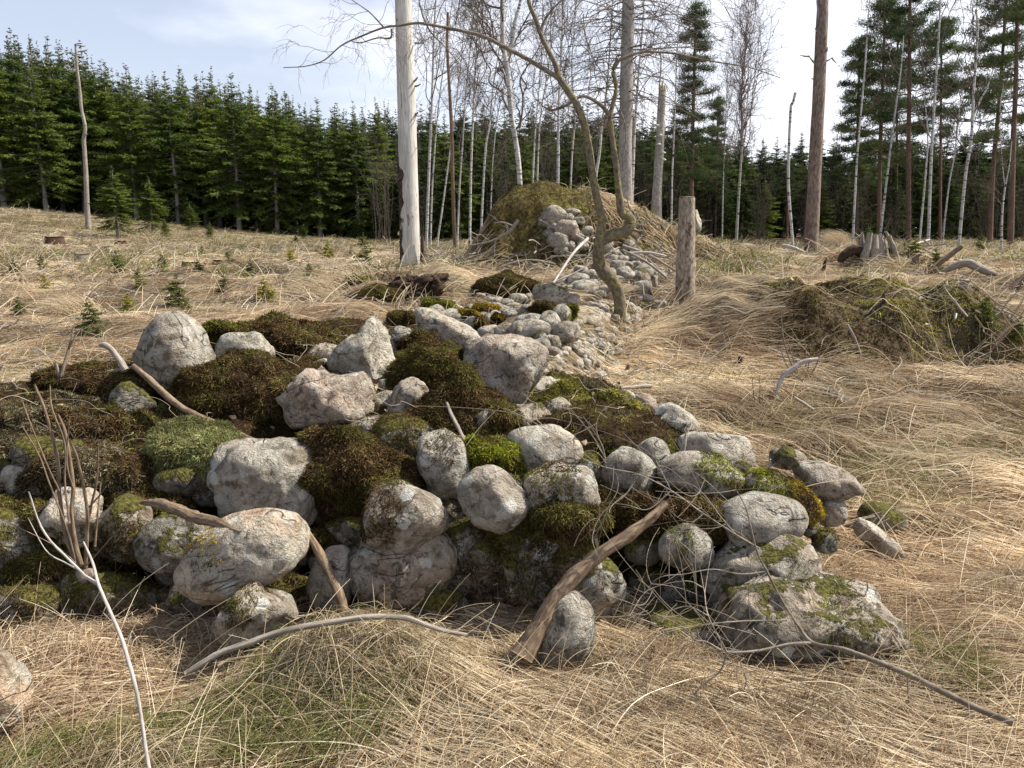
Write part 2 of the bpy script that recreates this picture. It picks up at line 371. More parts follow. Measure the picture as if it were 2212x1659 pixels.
def needle_material(name, lo, hi, trans=.25):
    m, t, out = material(name); v = objvec(t); oi = t.nodes.new('ShaderNodeObjectInfo')
    c = ramp(t, nz(t, v, 1.1, 5, .7), [(.3, lo), (.7, hi)])
    c = mixc(t, 1.0, c, ramp(t, oi.outputs['Random'], [(0., (.72, .80, .85)), (1., (1.2, 1.12, .95))]), 'MULTIPLY')
    d = t.nodes.new('ShaderNodeBsdfDiffuse'); tr = t.nodes.new('ShaderNodeBsdfTranslucent'); mx = N(t, 'ShaderNodeMixShader', i_Fac=trans)
    t.links.new(c, d.inputs[0]); t.links.new(c, tr.inputs[0]); t.links.new(d.outputs[0], mx.inputs[1]); t.links.new(tr.outputs[0], mx.inputs[2])
    t.links.new(mx.outputs[0], out.inputs[0]); return m
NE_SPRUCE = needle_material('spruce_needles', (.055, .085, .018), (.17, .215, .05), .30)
NE_SHADE = needle_material('shaded_spruce_needles', (.026, .044, .015), (.075, .11, .03))  # darker copy of the spruce needles: inner forest shade put into the colour
NE_PINE = needle_material('pine_needles', (.045, .065, .03), (.11, .145, .06))
NE_YOUNG = needle_material('young_spruce_needles', (.09, .11, .035), (.19, .21, .07))
NE_YELLOW = needle_material('yellow_spruce_needles', (.20, .19, .03), (.36, .33, .06))

# ------------------------------------------------------------------ ground, mound, pile bed
def grid_faces(nr, nc):
    i = np.arange(nr - 1)[:, None] * nc + np.arange(nc - 1)[None]; return np.stack([i, i + 1, i + nc + 1, i + nc], -1).reshape(-1, 4)
ys = np.r_[np.linspace(-12, 1.2, 18), np.exp(np.linspace(math.log(1.3), math.log(40), 330)), np.exp(np.linspace(math.log(44), math.log(1500), 24))]
sx = np.linspace(-1, 1, 301); sx = np.sign(sx) * np.abs(sx) ** 1.15
gx = sx[None] * (np.maximum(ys, 0)[:, None] * .95 + 4); gy = np.repeat(ys[:, None], 301, 1)
ground = link('ground', mesh('ground', np.stack([gx, gy, T(gx, gy)], -1).reshape(-1, 3), grid_faces(len(ys), 301), M_GROUND)); tag(ground, kind='structure')
_sa = ground.data.attributes.new('soil', 'FLOAT', 'POINT'); _so = np.clip((T(gx, gy) - np.interp(gy, _TY, _TZ) - .08) * 7, 0, 1) * ((gx > 1.4) & (gx < 6.2) & (gy > 6.3) & (gy < 11)) * 1.0
_sa.data.foreach_set('value', _so.ravel().astype(np.float32))

gx, gy = np.meshgrid(np.linspace(-1.3, 5.8, 230), np.linspace(13.2, 21, 200))
h = MND(gx, gy); zz = T(gx, gy) + h - .03 + .05 * fbm(np.stack([gx * 3, gy * 3, h * 3], -1), 3, 4) * (h > .03)
zz = np.where(h < .01, T(gx, gy) - .25, zz)
gxx = gx + .14 * fbm(np.stack([gx * 1.5, gy * 1.5, h * 2], -1), 9, 3) * (h > .05)
mv = np.stack([gxx, gy, zz], -1).reshape(-1, 3); mf = grid_faces(200, 230)
mound = link('mossy_mound', mesh('mossy_mound', mv, mf, M_MOUND)); tag(mound, kind='structure')

gx, gy = np.meshgrid(np.arange(-3.9, 2.0, .03), np.r_[np.linspace(2.85, 4.4, 110), np.linspace(4.43, 7.4, 90)])
zz = ZP(gx, gy); pv = np.stack([gx, gy, zz], -1)
pv = pv + .03 * np.stack([fbm(pv * 6, 31, 3), fbm(pv * 6, 37, 3), 0 * zz], -1)
bv = pv.reshape(-1, 3); bf = grid_faces(*gx.shape)
bed = link('pile_bed', mesh('pile_bed', bv, bf, M_FILL)); tag(bed, kind='structure')

# ------------------------------------------------------------------ surface sampling for moss fronds
def sample(v, f, n, r):
    if f.shape[1] == 4: f = np.vstack([f[:, :3], f[:, [0, 2, 3]]])
    a, b, c = v[f[:, 0]], v[f[:, 1]], v[f[:, 2]]; nn = np.cross(b - a, c - a); ar = np.linalg.norm(nn, axis=1)
    k = r.choice(len(f), n, p=ar / ar.sum()); u, w = r.random(n), r.random(n); fl = u + w > 1; u[fl] = 1 - u[fl]; w[fl] = 1 - w[fl]
    p = a[k] + (b - a)[k] * u[:, None] + (c - a)[k] * w[:, None]
    return p, nn[k] / (ar[k][:, None] + 1e-12)
MT = {'brown': [(.05, .031, .016), (.14, .092, .048), (.028, .017, .009), (.12, .09, .03)],
      'olive': [(.075, .07, .02), (.16, .15, .04), (.08, .055, .025), (.035, .03, .012)],
      'green': [(.14, .155, .055), (.27, .27, .13), (.09, .10, .035), (.15, .12, .06)],
      'lime': [(.16, .18, .02), (.30, .30, .03), (.09, .09, .02), (.05, .045, .015)],
      'gold': [(.22, .15, .015), (.40, .28, .03), (.14, .12, .02), (.10, .06, .02)],
      'moor': [(.20, .19, .04), (.32, .29, .07), (.13, .11, .03), (.10, .08, .03)],
      'sage': [(.08, .068, .036), (.17, .145, .09), (.045, .036, .02), (.24, .21, .14)]}
def fronds(name, p, nrm, r, kind, L=.022, rad=.0011, parent=None, loc=(0, 0, 0), droop=.5, stuff=True):
    n = len(p); k = 4
    nrm = np.where((nrm[:, 2:3] < -.3), -nrm, nrm)
    q_ = p * 28; co = np.stack([noise(q_, 11), noise(q_, 12), noise(q_, 13)], 1)
    d = nrm * .5 + r.normal(size=(n, 3)) * .45 + co * 1.1 + np.array([0, -.1, -.15]); d /= np.linalg.norm(d, axis=1, keepdims=True)
    t = np.linspace(0, 1, k)[None, :, None]; l = (L * (.4 + 1.2 * r.random(n)))[:, None, None]
    bend = r.normal(size=(n, 1, 3)) * .45 + np.array([0, 0, -droop])
    pts = p[:, None] + d[:, None] * l * t + bend * l * t ** 2 * .8
    ci = r.choice(4, n, p=[.4, .2, .25, .15]); tt = np.array(MT[kind]); t2 = np.array(MT[{'brown': 'olive', 'olive': 'brown', 'lime': 'olive', 'green': 'green', 'gold': 'brown', 'sage': 'brown', 'moor': 'sage'}[kind]])
    c = np.where((fbm(p * 7, 77, 3) + .1 * r.normal(size=n) > .12)[:, None], t2[ci], tt[ci]) * (.6 + .8 * r.random((n, 1)))
    g = .7 + .7 * ss(fbm(p * 9, 5, 2) + .5); c = c * g[:, None]
    o = hair(name, pts, rad * np.linspace(1.2, .5, k)[None] * (.7 + .6 * r.random((n, 1))), M_MOSSHAIR, c, parent, loc)
    if stuff: o['kind'] = 'stuff'
    return o

# ------------------------------------------------------------------ boulders
import bmesh
_ico = {}
def ico(s):
    if s not in _ico:
        b = bmesh.new(); bmesh.ops.create_icosphere(b, subdivisions=s, radius=1)
        v = np.array([x.co[:] for x in b.verts]); f = np.array([[q.index for q in x.verts] for x in b.faces]); b.free(); _ico[s] = (v, f)
    return _ico[s]
def rock(w, h, dp, rot=0, form='round', seed=0, sub=4, rough=1.0, taper=0.0, skew=0.0):
    """a stone w wide, h high and dp deep, turned rot degrees in the picture plane"""
    r = np.random.default_rng(seed + 1000); d, f = ico(sub)
    K, p_, lo, hi = {'round': (10, 15, .66, 1.0), 'egg': (9, 9, .74, 1.02), 'block': (10, 18, .68, .92), 'angular': (15, 34, .60, .95), 'slab': (12, 16, .64, .95)}[form]
    nn = r.normal(size=(K, 3)); nn /= np.linalg.norm(nn, axis=1, keepdims=True); of = lo + (hi - lo) * r.random(K)
    if form in ('block', 'slab'):
        ax = np.array([[1, 0, 0], [-1, 0, 0], [0, 0, 1], [0, 0, -1], [0, 1, 0], [0, -1, 0.]]) + r.normal(size=(6, 3)) * .13
        ax /= np.linalg.norm(ax, axis=1, keepdims=True); nn = np.vstack([nn, ax]); of = np.r_[of + .12, np.full(6, .78)]
    q = np.maximum(d @ nn.T, 1e-3) / of[None]
    rad = ((q ** p_).sum(1) + 1.0) ** (-1 / p_)
    v = d * rad[:, None]
    v = v - (v.max(0) + v.min(0)) / 2; v /= (v.max(0) - v.min(0)) / 2
    sc = np.array([w / 2, dp / 2, h / 2])
    if taper: v[:, 0] *= 1 - taper * v[:, 2]; v[:, 0] /= 1 + abs(taper) * .6
    if skew: v[:, 0] += skew * v[:, 2]; v[:, 0] /= 1 + abs(skew) * .5
    v = v * sc; m_ = (w * h * dp) ** (1 / 3)
    dirn = v / (np.linalg.norm(v, axis=1, keepdims=True) + 1e-9)
    amp = {'round': .042, 'egg': .03, 'block': .045, 'angular': .06, 'slab': .045}[form] * m_ * rough
    s = seed * 1.37
    v = v + dirn * (amp * 1.7 * fbm(v / m_ * 3.0 + s, 3, 2) + amp * .9 * fbm(v / m_ * 9 + s, 5, 4))[:, None]
    if form in ('angular', 'slab', 'block'):   # ledges and chips
        cz = fbm(v / m_ * 4 + s + 9, 7, 2); v = v - dirn * (amp * .9 * ss((cz - .18) * 8))[:, None]
    a = radians(rot); c_, s_ = cos(a), sin(a)
    x = v[:, 0] * c_ - v[:, 2] * s_; z = v[:, 0] * s_ + v[:, 2] * c_
    return np.stack([x, v[:, 1], z], 1), f
BOULD = []
def boulder(px, py, w, h, Y, label, form='round', m=ST_GREY, rot=0, moss=None, group='boulders of the front stone pile', sub=4, depth=None, seed=None, taper=0, skew=0, spots=(), name='boulder', cat='boulder', rough=1.0):
    t = dep(py, Y) / F * (1.17 if Y < 3.6 else 1.1); seed = seed if seed is not None else int(px * 7 + py)
    W, H = w * t, h * t; D = depth if depth else min(W, H) * .55 + max(W, H) * .35
    v, f = rock(W, H, D, rot, form, seed, sub, rough, taper, skew); c = P(px, py, Y)
    o = link(name, mesh(name, v, f, m), None, tuple(c)); tag(o, label, cat, group)
    BOULD.append((c, v, f))
    r = np.random.default_rng(seed)
    # moss: (kind, centre px, centre py, radius px, amount)
    for (kind, mx, my, mr, cnt) in spots:
        p, nn = sample(v, f, int(cnt * 2.2), r); s = p + c
        # distance measured on the stone in metres from the sight line through the patch centre, front or top only
        q = P(mx, my, Y); dd = np.hypot(s[:, 0] - q[0], s[:, 2] - q[2]) / (mr * t)
        k = (dd < 1 + .55 * fbm(s * 22, 3, 3)) & ((nn[:, 1] < .35) | (nn[:, 2] > .4))
        if k.sum() > 20: fronds('moss_patch', p[k], nn[k], r, kind, .010, .0011, o)
    return o
B = boulder
B(381, 767, 165, 170, 4.35, 'large pale egg shaped boulder standing highest at the west end of the pile, narrow top', 'egg', ST_GREY, 0, taper=.22, seed=5)
B(322, 765, 55, 80, 4.75, 'small boulder peeping out behind the big egg shaped boulder', 'round', ST_GREY)
B(530, 768, 112, 92, 4.7, 'pale pointed boulder sunk in dark heath with a green moss corner', 'angular', ST_PALE, 8, spots=[('green', 505, 790, 30, 2500)])
B(790, 764, 142, 142, 4.55, 'angular pale grey boulder with a triangular top and white lichen rings', 'angular', ST_PALE, -12, taper=.38, seed=31, rough=.8)
B(706, 868, 180, 140, 4.0, 'broad rough pinkish boulder broken off with a jagged top edge', 'angular', ST_PINK, 6, seed=12, rough=1.3)
B(888, 868, 108, 88, 4.05, 'small smooth pink boulder shaped like a tent among dark moss', 'block', ST_PINK, 0, taper=.35)
B(1088, 808, 168, 152, 4.36, 'large craggy pink and grey boulder narrowing downwards at the back of the pile', 'block', ST_PINK, 0, taper=-.28, seed=44, rough=1.5, spots=[('brown', 1128, 815, 30, 2500), ('olive', 1045, 770, 22, 1500)])
B(1184, 848, 92, 58, 4.45, 'flat layered pale stone tucked beside the large craggy pink boulder', 'slab', ST_PALE, -4, rough=1.4)
B(963, 719, 140, 62, 5.35, 'long pale slab of rock sloping down towards the craggy pink boulder', 'slab', ST_PALE, -24, seed=9)
B(872, 730, 48, 46, 5.2, 'small half buried stone at the upper end of the long sloping slab', 'round', ST_GREY, sub=3)
B(1348, 878, 70, 62, 4.7, 'pale wedge shaped stone behind the yellow moss bank', 'angular', ST_PALE, -35, sub=3)
B(1390, 878, 58, 52, 4.95, 'hindmost pink stone with a brown cap behind the yellow moss bank', 'round', ST_PINK, -30, sub=3)
B(1212, 905, 92, 82, 4.05, 'smooth grey stone half buried in brown moss above the pale oval boulder', 'egg', ST_MOSS, -20, spots=[('brown', 1180, 900, 40, 3500)])
B(1172, 978, 157, 104, 3.55, 'pale oval boulder lying like an egg at the middle of the pile', 'egg', ST_PALE, 4, seed=3, rough=.8)
B(962, 1010, 100, 148, 3.45, 'upright elongated grey boulder with a brown moss cap and a slanting side', 'round', ST_GREY, 14, skew=-.1, spots=[('brown', 960, 955, 32, 2500), ('brown', 948, 1015, 10, 900)])
B(1068, 1077, 144, 124, 3.15, 'wedge shaped rounded grey boulder with white lichen below the green moss tuft', 'round', ST_GREY, 0, taper=-.12, seed=17, spots=[('brown', 1035, 1040, 14, 700)])
B(1212, 1066, 142, 104, 3.2, 'pinkish boulder with a dark green moss cap under the pale oval boulder', 'block', ST_PINK, 0, spots=[('olive', 1190, 1030, 45, 5000)])
B(1407, 998, 78, 98, 3.65, 'small smooth round grey boulder wedged between two bigger ones', 'egg', ST_GREY, 0)
B(1357, 1022, 104, 98, 3.5, 'pale rounded boulder with a slanting mossy edge beside the smooth round one', 'round', ST_GREY, -24, spots=[('olive', 1395, 1045, 14, 900)])
B(1450, 925, 138, 92, 3.95, 'light angular boulder like a low peak on the east crest of the pile', 'angular', ST_PALE, 4, taper=.25, seed=61, rough=.8)
B(1542, 988, 150, 112, 3.75, 'wide pale rounded boulder on the east shoulder with a darker crack', 'round', ST_PALE, -10, seed=8, spots=[('olive', 1560, 1000, 14, 1000)])
B(1518, 1032, 176, 92, 3.45, 'grey domed boulder with a broad band of yellow green moss over its crown', 'egg', ST_GREY, -12, seed=71, spots=[('lime', 1535, 1000, 36, 6000), ('lime', 1578, 1040, 26, 4000)])
B(1787, 1040, 150, 68, 3.65, 'long flat grey stone jutting out highest at the east end of the pile', 'round', ST_GREY, -20, seed=20)
B(1702, 991, 70, 38, 4.1, 'small low grey stone lying in the grass behind the flat jutting stone', 'slab', ST_GREY, -5, sub=3)
B(1690, 1072, 150, 84, 3.38, 'pale stone almost hidden under orange and yellow moss', 'round', ST_MOSS, -22, spots=[('gold', 1738, 1078, 46, 16000), ('lime', 1645, 1052, 36, 9000), ('olive', 1690, 1050, 40, 3500)])
B(1652, 1126, 164, 104, 3.2, 'smooth grey oval boulder resting on the dark lichened one at the east end', 'egg', ST_GREY, 5, seed=25, rough=.8)
B(1638, 1230, 216, 140, 3.1, 'broad pink boulder spotted with dark moss under the smooth grey oval one', 'round', ST_MOSS, 5, seed=26, spots=[('olive', 1700, 1195, 22, 1500), ('olive', 1690, 1240, 20, 1500)])
B(1742, 1352, 325, 185, 2.92, 'biggest slab like boulder at the east foot of the pile, half sunk in straw', 'block', ST_MOSS, -8, sub=5, seed=27, depth=.5, spots=[('lime', 1755, 1290, 28, 4500), ('sage', 1800, 1340, 65, 6000)])
B(575, 1054, 204, 178, 3.45, 'big blocky grey boulder with a flat top and a small round hole', 'block', ST_GREY, -2, seed=28, rough=.9, sub=5)
B(520, 1194, 250, 148, 2.98, 'bright elongated boulder with orange and white patches, tilted up at one end', 'egg', ST_BRIGHT, 19, seed=29, sub=5, taper=0, spots=[('gold', 458, 1160, 38, 4500)])
B(388, 1168, 140, 126, 3.2, 'dark boulder behind the bright elongated one, under the thick broken branch', 'round', ST_DARK, -15)
B(158, 1116, 110, 106, 3.25, 'pale wedge shaped boulder behind the upright shoots', 'angular', ST_PALE, -20, spots=[('olive', 140, 1145, 30, 2200)])
B(58, 1042, 88, 74, 3.55, 'pale stone looking out of the brown moss near the frame edge', 'round', ST_PALE, 0)
B(272, 1142, 112, 130, 3.25, 'moss hung dark boulder between the shoots and the thick broken branch', 'round', ST_DARK, 0, spots=[('olive', 280, 1150, 48, 5000)])
B(548, 1326, 158, 126, 2.80, 'angular pink boulder with a green moss shoulder at the foot of the pile', 'angular', ST_PINK, 10, taper=.2, seed=34, spots=[('olive', 530, 1300, 30, 3500), ('olive', 545, 1270, 26, 2500)])
B(868, 1112, 168, 136, 3.12, 'rounded pink boulder half covered by a hanging curtain of brown moss', 'round', ST_PINK, 12, seed=35, spots=[('brown', 815, 1090, 55, 8000)])
B(872, 1224, 205, 158, 3.15, 'reddish round boulder with pale green lichen blotches deep in shade', 'round', ST_MOSS, 10, seed=36)
B(716, 1258, 88, 138, 3.12, 'narrow pale boulder standing behind the dark leaning branch', 'egg', ST_PALE, -18)
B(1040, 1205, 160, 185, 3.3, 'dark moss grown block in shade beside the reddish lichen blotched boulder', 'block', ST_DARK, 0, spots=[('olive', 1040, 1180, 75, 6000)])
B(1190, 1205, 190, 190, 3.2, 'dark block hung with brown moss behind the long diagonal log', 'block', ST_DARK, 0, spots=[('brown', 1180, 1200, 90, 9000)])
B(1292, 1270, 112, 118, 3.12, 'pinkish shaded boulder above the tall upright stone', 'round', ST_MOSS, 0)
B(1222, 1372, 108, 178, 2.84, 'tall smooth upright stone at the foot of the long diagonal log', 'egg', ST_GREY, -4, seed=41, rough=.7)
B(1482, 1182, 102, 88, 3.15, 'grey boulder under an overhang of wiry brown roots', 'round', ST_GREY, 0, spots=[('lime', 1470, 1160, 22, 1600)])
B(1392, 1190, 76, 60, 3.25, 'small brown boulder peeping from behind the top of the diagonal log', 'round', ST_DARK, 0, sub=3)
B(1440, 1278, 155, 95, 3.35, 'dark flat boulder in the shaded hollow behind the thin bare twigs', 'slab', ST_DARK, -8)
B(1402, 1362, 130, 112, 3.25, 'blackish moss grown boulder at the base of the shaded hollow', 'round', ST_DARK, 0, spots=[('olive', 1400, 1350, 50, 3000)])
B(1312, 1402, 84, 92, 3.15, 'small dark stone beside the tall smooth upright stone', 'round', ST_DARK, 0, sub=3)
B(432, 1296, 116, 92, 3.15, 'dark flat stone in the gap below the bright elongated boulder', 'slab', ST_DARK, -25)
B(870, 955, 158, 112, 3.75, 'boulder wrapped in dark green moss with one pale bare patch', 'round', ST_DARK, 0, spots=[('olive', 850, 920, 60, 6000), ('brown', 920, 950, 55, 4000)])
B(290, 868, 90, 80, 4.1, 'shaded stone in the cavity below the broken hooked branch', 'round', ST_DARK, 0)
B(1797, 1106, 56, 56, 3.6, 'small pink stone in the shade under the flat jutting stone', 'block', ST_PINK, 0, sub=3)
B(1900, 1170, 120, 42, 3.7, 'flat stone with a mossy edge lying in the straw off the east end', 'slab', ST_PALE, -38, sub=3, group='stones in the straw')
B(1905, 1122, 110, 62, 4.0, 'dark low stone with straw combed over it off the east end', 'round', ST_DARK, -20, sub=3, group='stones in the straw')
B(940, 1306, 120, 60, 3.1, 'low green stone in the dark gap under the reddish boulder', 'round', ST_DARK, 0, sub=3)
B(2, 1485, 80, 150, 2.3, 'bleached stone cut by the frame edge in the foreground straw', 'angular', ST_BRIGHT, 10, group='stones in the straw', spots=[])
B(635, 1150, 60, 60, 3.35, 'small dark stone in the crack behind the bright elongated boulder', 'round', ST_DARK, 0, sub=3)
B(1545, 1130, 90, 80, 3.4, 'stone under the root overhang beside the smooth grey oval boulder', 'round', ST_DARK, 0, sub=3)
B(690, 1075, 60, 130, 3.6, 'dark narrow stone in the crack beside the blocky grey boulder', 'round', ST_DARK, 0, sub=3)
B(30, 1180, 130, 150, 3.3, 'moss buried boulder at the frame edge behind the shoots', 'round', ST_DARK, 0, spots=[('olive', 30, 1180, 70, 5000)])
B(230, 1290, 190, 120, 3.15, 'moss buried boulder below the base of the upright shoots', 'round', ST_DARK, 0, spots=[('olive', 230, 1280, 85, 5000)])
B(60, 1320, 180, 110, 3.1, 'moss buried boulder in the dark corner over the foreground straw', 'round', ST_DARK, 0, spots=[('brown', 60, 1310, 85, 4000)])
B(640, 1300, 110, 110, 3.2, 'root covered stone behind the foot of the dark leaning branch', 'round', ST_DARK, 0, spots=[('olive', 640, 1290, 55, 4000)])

B(1500, 1385, 190, 110, 3.0, 'dark low block in deep shade beside the biggest slab like boulder', 'block', ST_DARK, -4, sub=4, depth=.4)
# half buried stones filling the pile between the named ones
import re
ORD = 'first second third fourth fifth sixth seventh eighth ninth tenth eleventh twelfth thirteenth fourteenth fifteenth sixteenth seventeenth eighteenth nineteenth'.split()
def ordn(n):
    if n < 19: return ORD[n]
    t = ['', '', 'twent', 'thirt', 'fort', 'fift', 'sixt', 'sevent', 'eight', 'ninet'][(n + 1) // 10]; u = (n + 1) % 10
    return t + 'ieth' if u == 0 else t + 'y-' + ORD[u - 1]
_named = [(np.array(o.location), re.match(r'.*?(boulder|stone|slab|rock|block)\b', o['label'])) for o in bpy.data.objects if o.get('category') == 'boulder']
_named = [(p, ' '.join(m.group(0).split()[-5:])) for p, m in _named if m]; _used = {}
def near_label(c, dk):
    p, nm = min(_named, key=lambda q: np.linalg.norm(q[0] - c)); d = c - p
    w = ('right of' if d[0] > 0 else 'left of') if abs(d[0]) > max(abs(d[2]), abs(d[1])) else ('above' if d[2] > .0 else 'below') if abs(d[2]) > abs(d[1]) else ('behind' if d[1] > 0 else 'in front of')
    k = ('shaded' if dk else 'half buried', w, nm); n = _used.get(k, 0); _used[k] = n + 1
    return ('%s small stone just %s the %s' % (k[0] if not n else ORD[n] + ' ' + k[0], w, nm))
rf = np.random.default_rng(12); placed = [(b[0], np.abs(b[1]).max(0)) for b in BOULD]
nfil = 0
for _ in range(9000):
    if nfil >= 170: break
    x = rf.uniform(-2.9, 1.45); y = 3.1 + 2.3 * rf.random() ** 1.8; z = float(ZP(x, y)) if y > 3.6 else rf.uniform(.02, .62)
    if y < 3.6: y = float(np.interp(z, _PZ, _PY)) - .06
    if z < T(x, y) + .02 or float(ZP(x, y + .05)) < T(x, y): continue
    if .15 < x < .85 and 3.65 < y < 4.9: continue
    if x < -1.15 and y > 3.62 and rf.random() < .85: continue
    if y > 3.75 and rf.random() < .5: continue
    s_ = .035 + .09 * rf.random() ** 1.5; c = np.array([x, y, z])
    if any(abs(c[0] - q[0]) < h[0] * .55 + s_ * .4 and abs(c[2] - q[2]) < h[2] * .55 + s_ * .35 and abs(c[1] - q[1]) < h[1] + s_ for q, h in placed): continue
    h_ = s_ * rf.uniform(.75, 1.1); dk = y < 3.6  # front-face stones take the darker material, deepening the wall's shade by colour
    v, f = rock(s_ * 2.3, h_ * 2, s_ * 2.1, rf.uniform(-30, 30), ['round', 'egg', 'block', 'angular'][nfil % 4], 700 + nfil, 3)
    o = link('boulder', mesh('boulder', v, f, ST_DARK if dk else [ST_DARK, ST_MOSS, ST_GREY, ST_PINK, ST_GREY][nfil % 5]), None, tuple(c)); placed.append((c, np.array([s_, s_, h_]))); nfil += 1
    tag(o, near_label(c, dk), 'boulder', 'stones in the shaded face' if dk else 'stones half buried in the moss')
    if nfil % 2: p, nn = sample(v, f, 1500, rf); k = nn[:, 2] > .35; fronds('moss_patch', p[k], nn[k], rf, 'olive', .010, .0011, o)

# small stones of the long heap: px, py, w, h, form, material
Gy, Pl, Pk, Mo = ST_GREY, ST_PALE, ST_PINK, ST_MOSS
def rs(x, y, w, h): return (738 + x / 3, 553 + y / 3, w / 3, h / 3)
small = [(425, 380, 52, 42, Pl), (475, 372, 56, 38, Pl), (612, 368, 80, 72, Gy), (690, 408, 175, 90, Pl), (720, 342, 115, 55, Pl),
    (845, 360, 78, 70, Gy), (850, 460, 100, 95, Gy), (895, 535, 90, 64, Pk), (800, 462, 66, 48, Gy), (970, 502, 135, 78, Pl),
    (955, 430, 66, 90, Gy), (1060, 490, 105, 84, Gy), (1030, 348, 120, 56, Pl), (1000, 405, 90, 80, Gy), (1050, 408, 150, 66, Gy), (1110, 398, 115, 80, Gy),
    (1080, 312, 80, 50, Gy), (1118, 340, 95, 58, Pk), (1145, 282, 92, 68, Gy), (1168, 238, 46, 48, Gy), (1207, 275, 38, 50, Gy),
    (1225, 362, 115, 74, Gy), (1222, 415, 145, 64, Gy), (1237, 488, 176, 114, Gy), (1150, 490, 95, 104, Gy), (1345, 432, 105, 114, Pl),
    (1418, 402, 94, 122, Gy), (1450, 498, 136, 114, Gy), (1360, 558, 95, 66, Pk), (1292, 586, 88, 86, Gy), (1370, 616, 62, 46, Gy),
    (1355, 262, 175, 124, Mo), (1437, 218, 82, 56, Gy), (1502, 224, 84, 62, Gy), (1432, 178, 92, 42, Pl), (1430, 147, 72, 42, Gy),
    (1550, 98, 64, 52, Gy), (1530, 150, 115, 60, Gy), (1600, 122, 72, 50, Gy), (1560, 215, 150, 84, Gy), (1672, 155, 62, 62, Gy), (1632, 190, 70, 60, Gy),
    (1470, 285, 110, 60, Gy), (1700, 185, 60, 40, Gy), (1708, 232, 70, 60, Mo), (1655, 250, 90, 50, Mo),
    (1832, 115, 92, 72, Gy), (1925, 148, 112, 92, Mo), (1962, 102, 120, 80, Gy), (1862, 212, 50, 36, Gy), (1900, 217, 50, 40, Gy),
    (1952, 215, 92, 82, Gy), (1987, 276, 52, 40, Pl), (2062, 312, 72, 42, Gy), (990, 298, 76, 50, Pl), (1050, 312, 50, 34, Pl), (960, 328, 44, 40, Gy),
    (900, 255, 50, 24, Gy), (945, 272, 40, 22, Gy), (318, 428, 60, 40, Gy), (205, 412, 50, 30, Gy), (940, 376, 40, 30, Pl), (1030, 455, 60, 40, Gy),
    (770, 385, 90, 70, Mo), (905, 405, 60, 60, Mo), (1205, 560, 60, 50, Gy), (1290, 530, 60, 60, Mo), (1790, 60, 70, 50, Gy), (1850, 60, 60, 40, Gy),
    (1900, 62, 70, 40, Gy), (1740, 110, 60, 50, Gy), (1790, 160, 60, 50, Gy), (2010, 170, 60, 70, Mo), (1650, 60, 50, 40, Gy), (1690, 90, 50, 40, Gy), (1755, 20, 60, 40, Gy), (1820, 20, 60, 40, Gy), (1900, 20, 50, 36, Gy)]
ms = [(1370, 1400, 135, 112, Gy), (1460, 1417, 62, 50, Gy), (1462, 1492, 112, 108, Pk), (1342, 1512, 60, 42, Gy), (1405, 1562, 100, 80, Gy), (1500, 1372, 72, 32, Gy),
    (1480, 1592, 52, 50, Gy), (1535, 1545, 60, 50, Gy), (1560, 1600, 60, 50, Gy), (1420, 1620, 70, 50, Mo), (1540, 1430, 60, 40, Gy), (1700, 1590, 90, 90, Gy), (1760, 1640, 90, 50, Gy), (1860, 1592, 60, 60, Gy), (1900, 1640, 60, 50, Pk), (1320, 1440, 70, 50, Gy), (1590, 1500, 60, 50, Gy), (1380, 1470, 70, 50, Gy)]
smalls = [rs(*s[:4]) + (s[4], 0) for s in small] + [(738 + s[0] / 3, s[1] / 3, s[2] / 3, s[3] / 3, s[4], 1) for s in ms]
TNT = {id(Gy): 'grey', id(Pl): 'pale', id(Pk): 'pinkish', id(Mo): 'mossy'}
_cnt = {}
smalls.sort(key=lambda s: s[0])
for i, (x, y, w, h, m, far) in enumerate(smalls):
    w *= 1.22; h *= 1.2; c = G(x, y + h * .2, .10 if not far else .04, 5.2); Y = c[1]
    big = ' largest' if w > 50 else ''
    if far: lab, grp = 'small %s stone in the face of the mossy mound' % TNT[id(m)], 'stones in the face of the mound'
    elif x > 1340: lab, grp = 'small %s stone beyond the crooked tree' % TNT[id(m)], 'stones at the far end of the long heap'
    elif x < 1010: lab, grp = 'small %s stone by the long sloping slab' % TNT[id(m)], 'stones at the near end of the long heap'
    elif y > 680: lab, grp = 'small %s stone on the flank of the long heap' % TNT[id(m)], 'stones on the flank of the long heap'
    else: lab, grp = 'small %s stone on the crest of the long heap' % TNT[id(m)], 'stones along the crest of the long heap'
    _cnt[lab] = _cnt.get(lab, 0) + 1; lab = lab + ', ' + ordn(_cnt[lab] - 1) + ' counted from the west'
    boulder(x, y, w * 1.06, h * 1.06, Y, lab, ['egg', 'round', 'round', 'block'][i % 4], m, (i * 37) % 31 - 15, group=grp, sub=3, name='stone', cat='stone', seed=500 + i,
            spots=[('lime', x + w * .3, y, w * .45, 1500)] if (round(x), round(y)) in ((1211, 687),) else ())
# filler pebbles of the heap, joined: too many and too small to pick apart
parts = []
r = np.random.default_rng(77)
for i in range(900):
    y = 6.4 + 7.4 * r.random(); cxx = .1 + .28 * (y - 6.5); x = cxx + .06 + r.normal() * .36
    s = .045 + .06 * r.random(); v, f = rock(s * 1.4, s, s * 1.1, 30 * r.random(), 'egg', i % 7, 2)
    a = r.random() * 6.28; v = v @ np.array([[cos(a), sin(a), 0], [-sin(a), cos(a), 0], [0, 0, 1]])
    parts.append((v + np.array([x, y, float(TF(x, y)) + s * .15]), f))
o = put('rubble', parts, ST_PALE); tag(o, 'loose fist sized rubble filling the gaps of the long stone heap', None, kind='stuff')
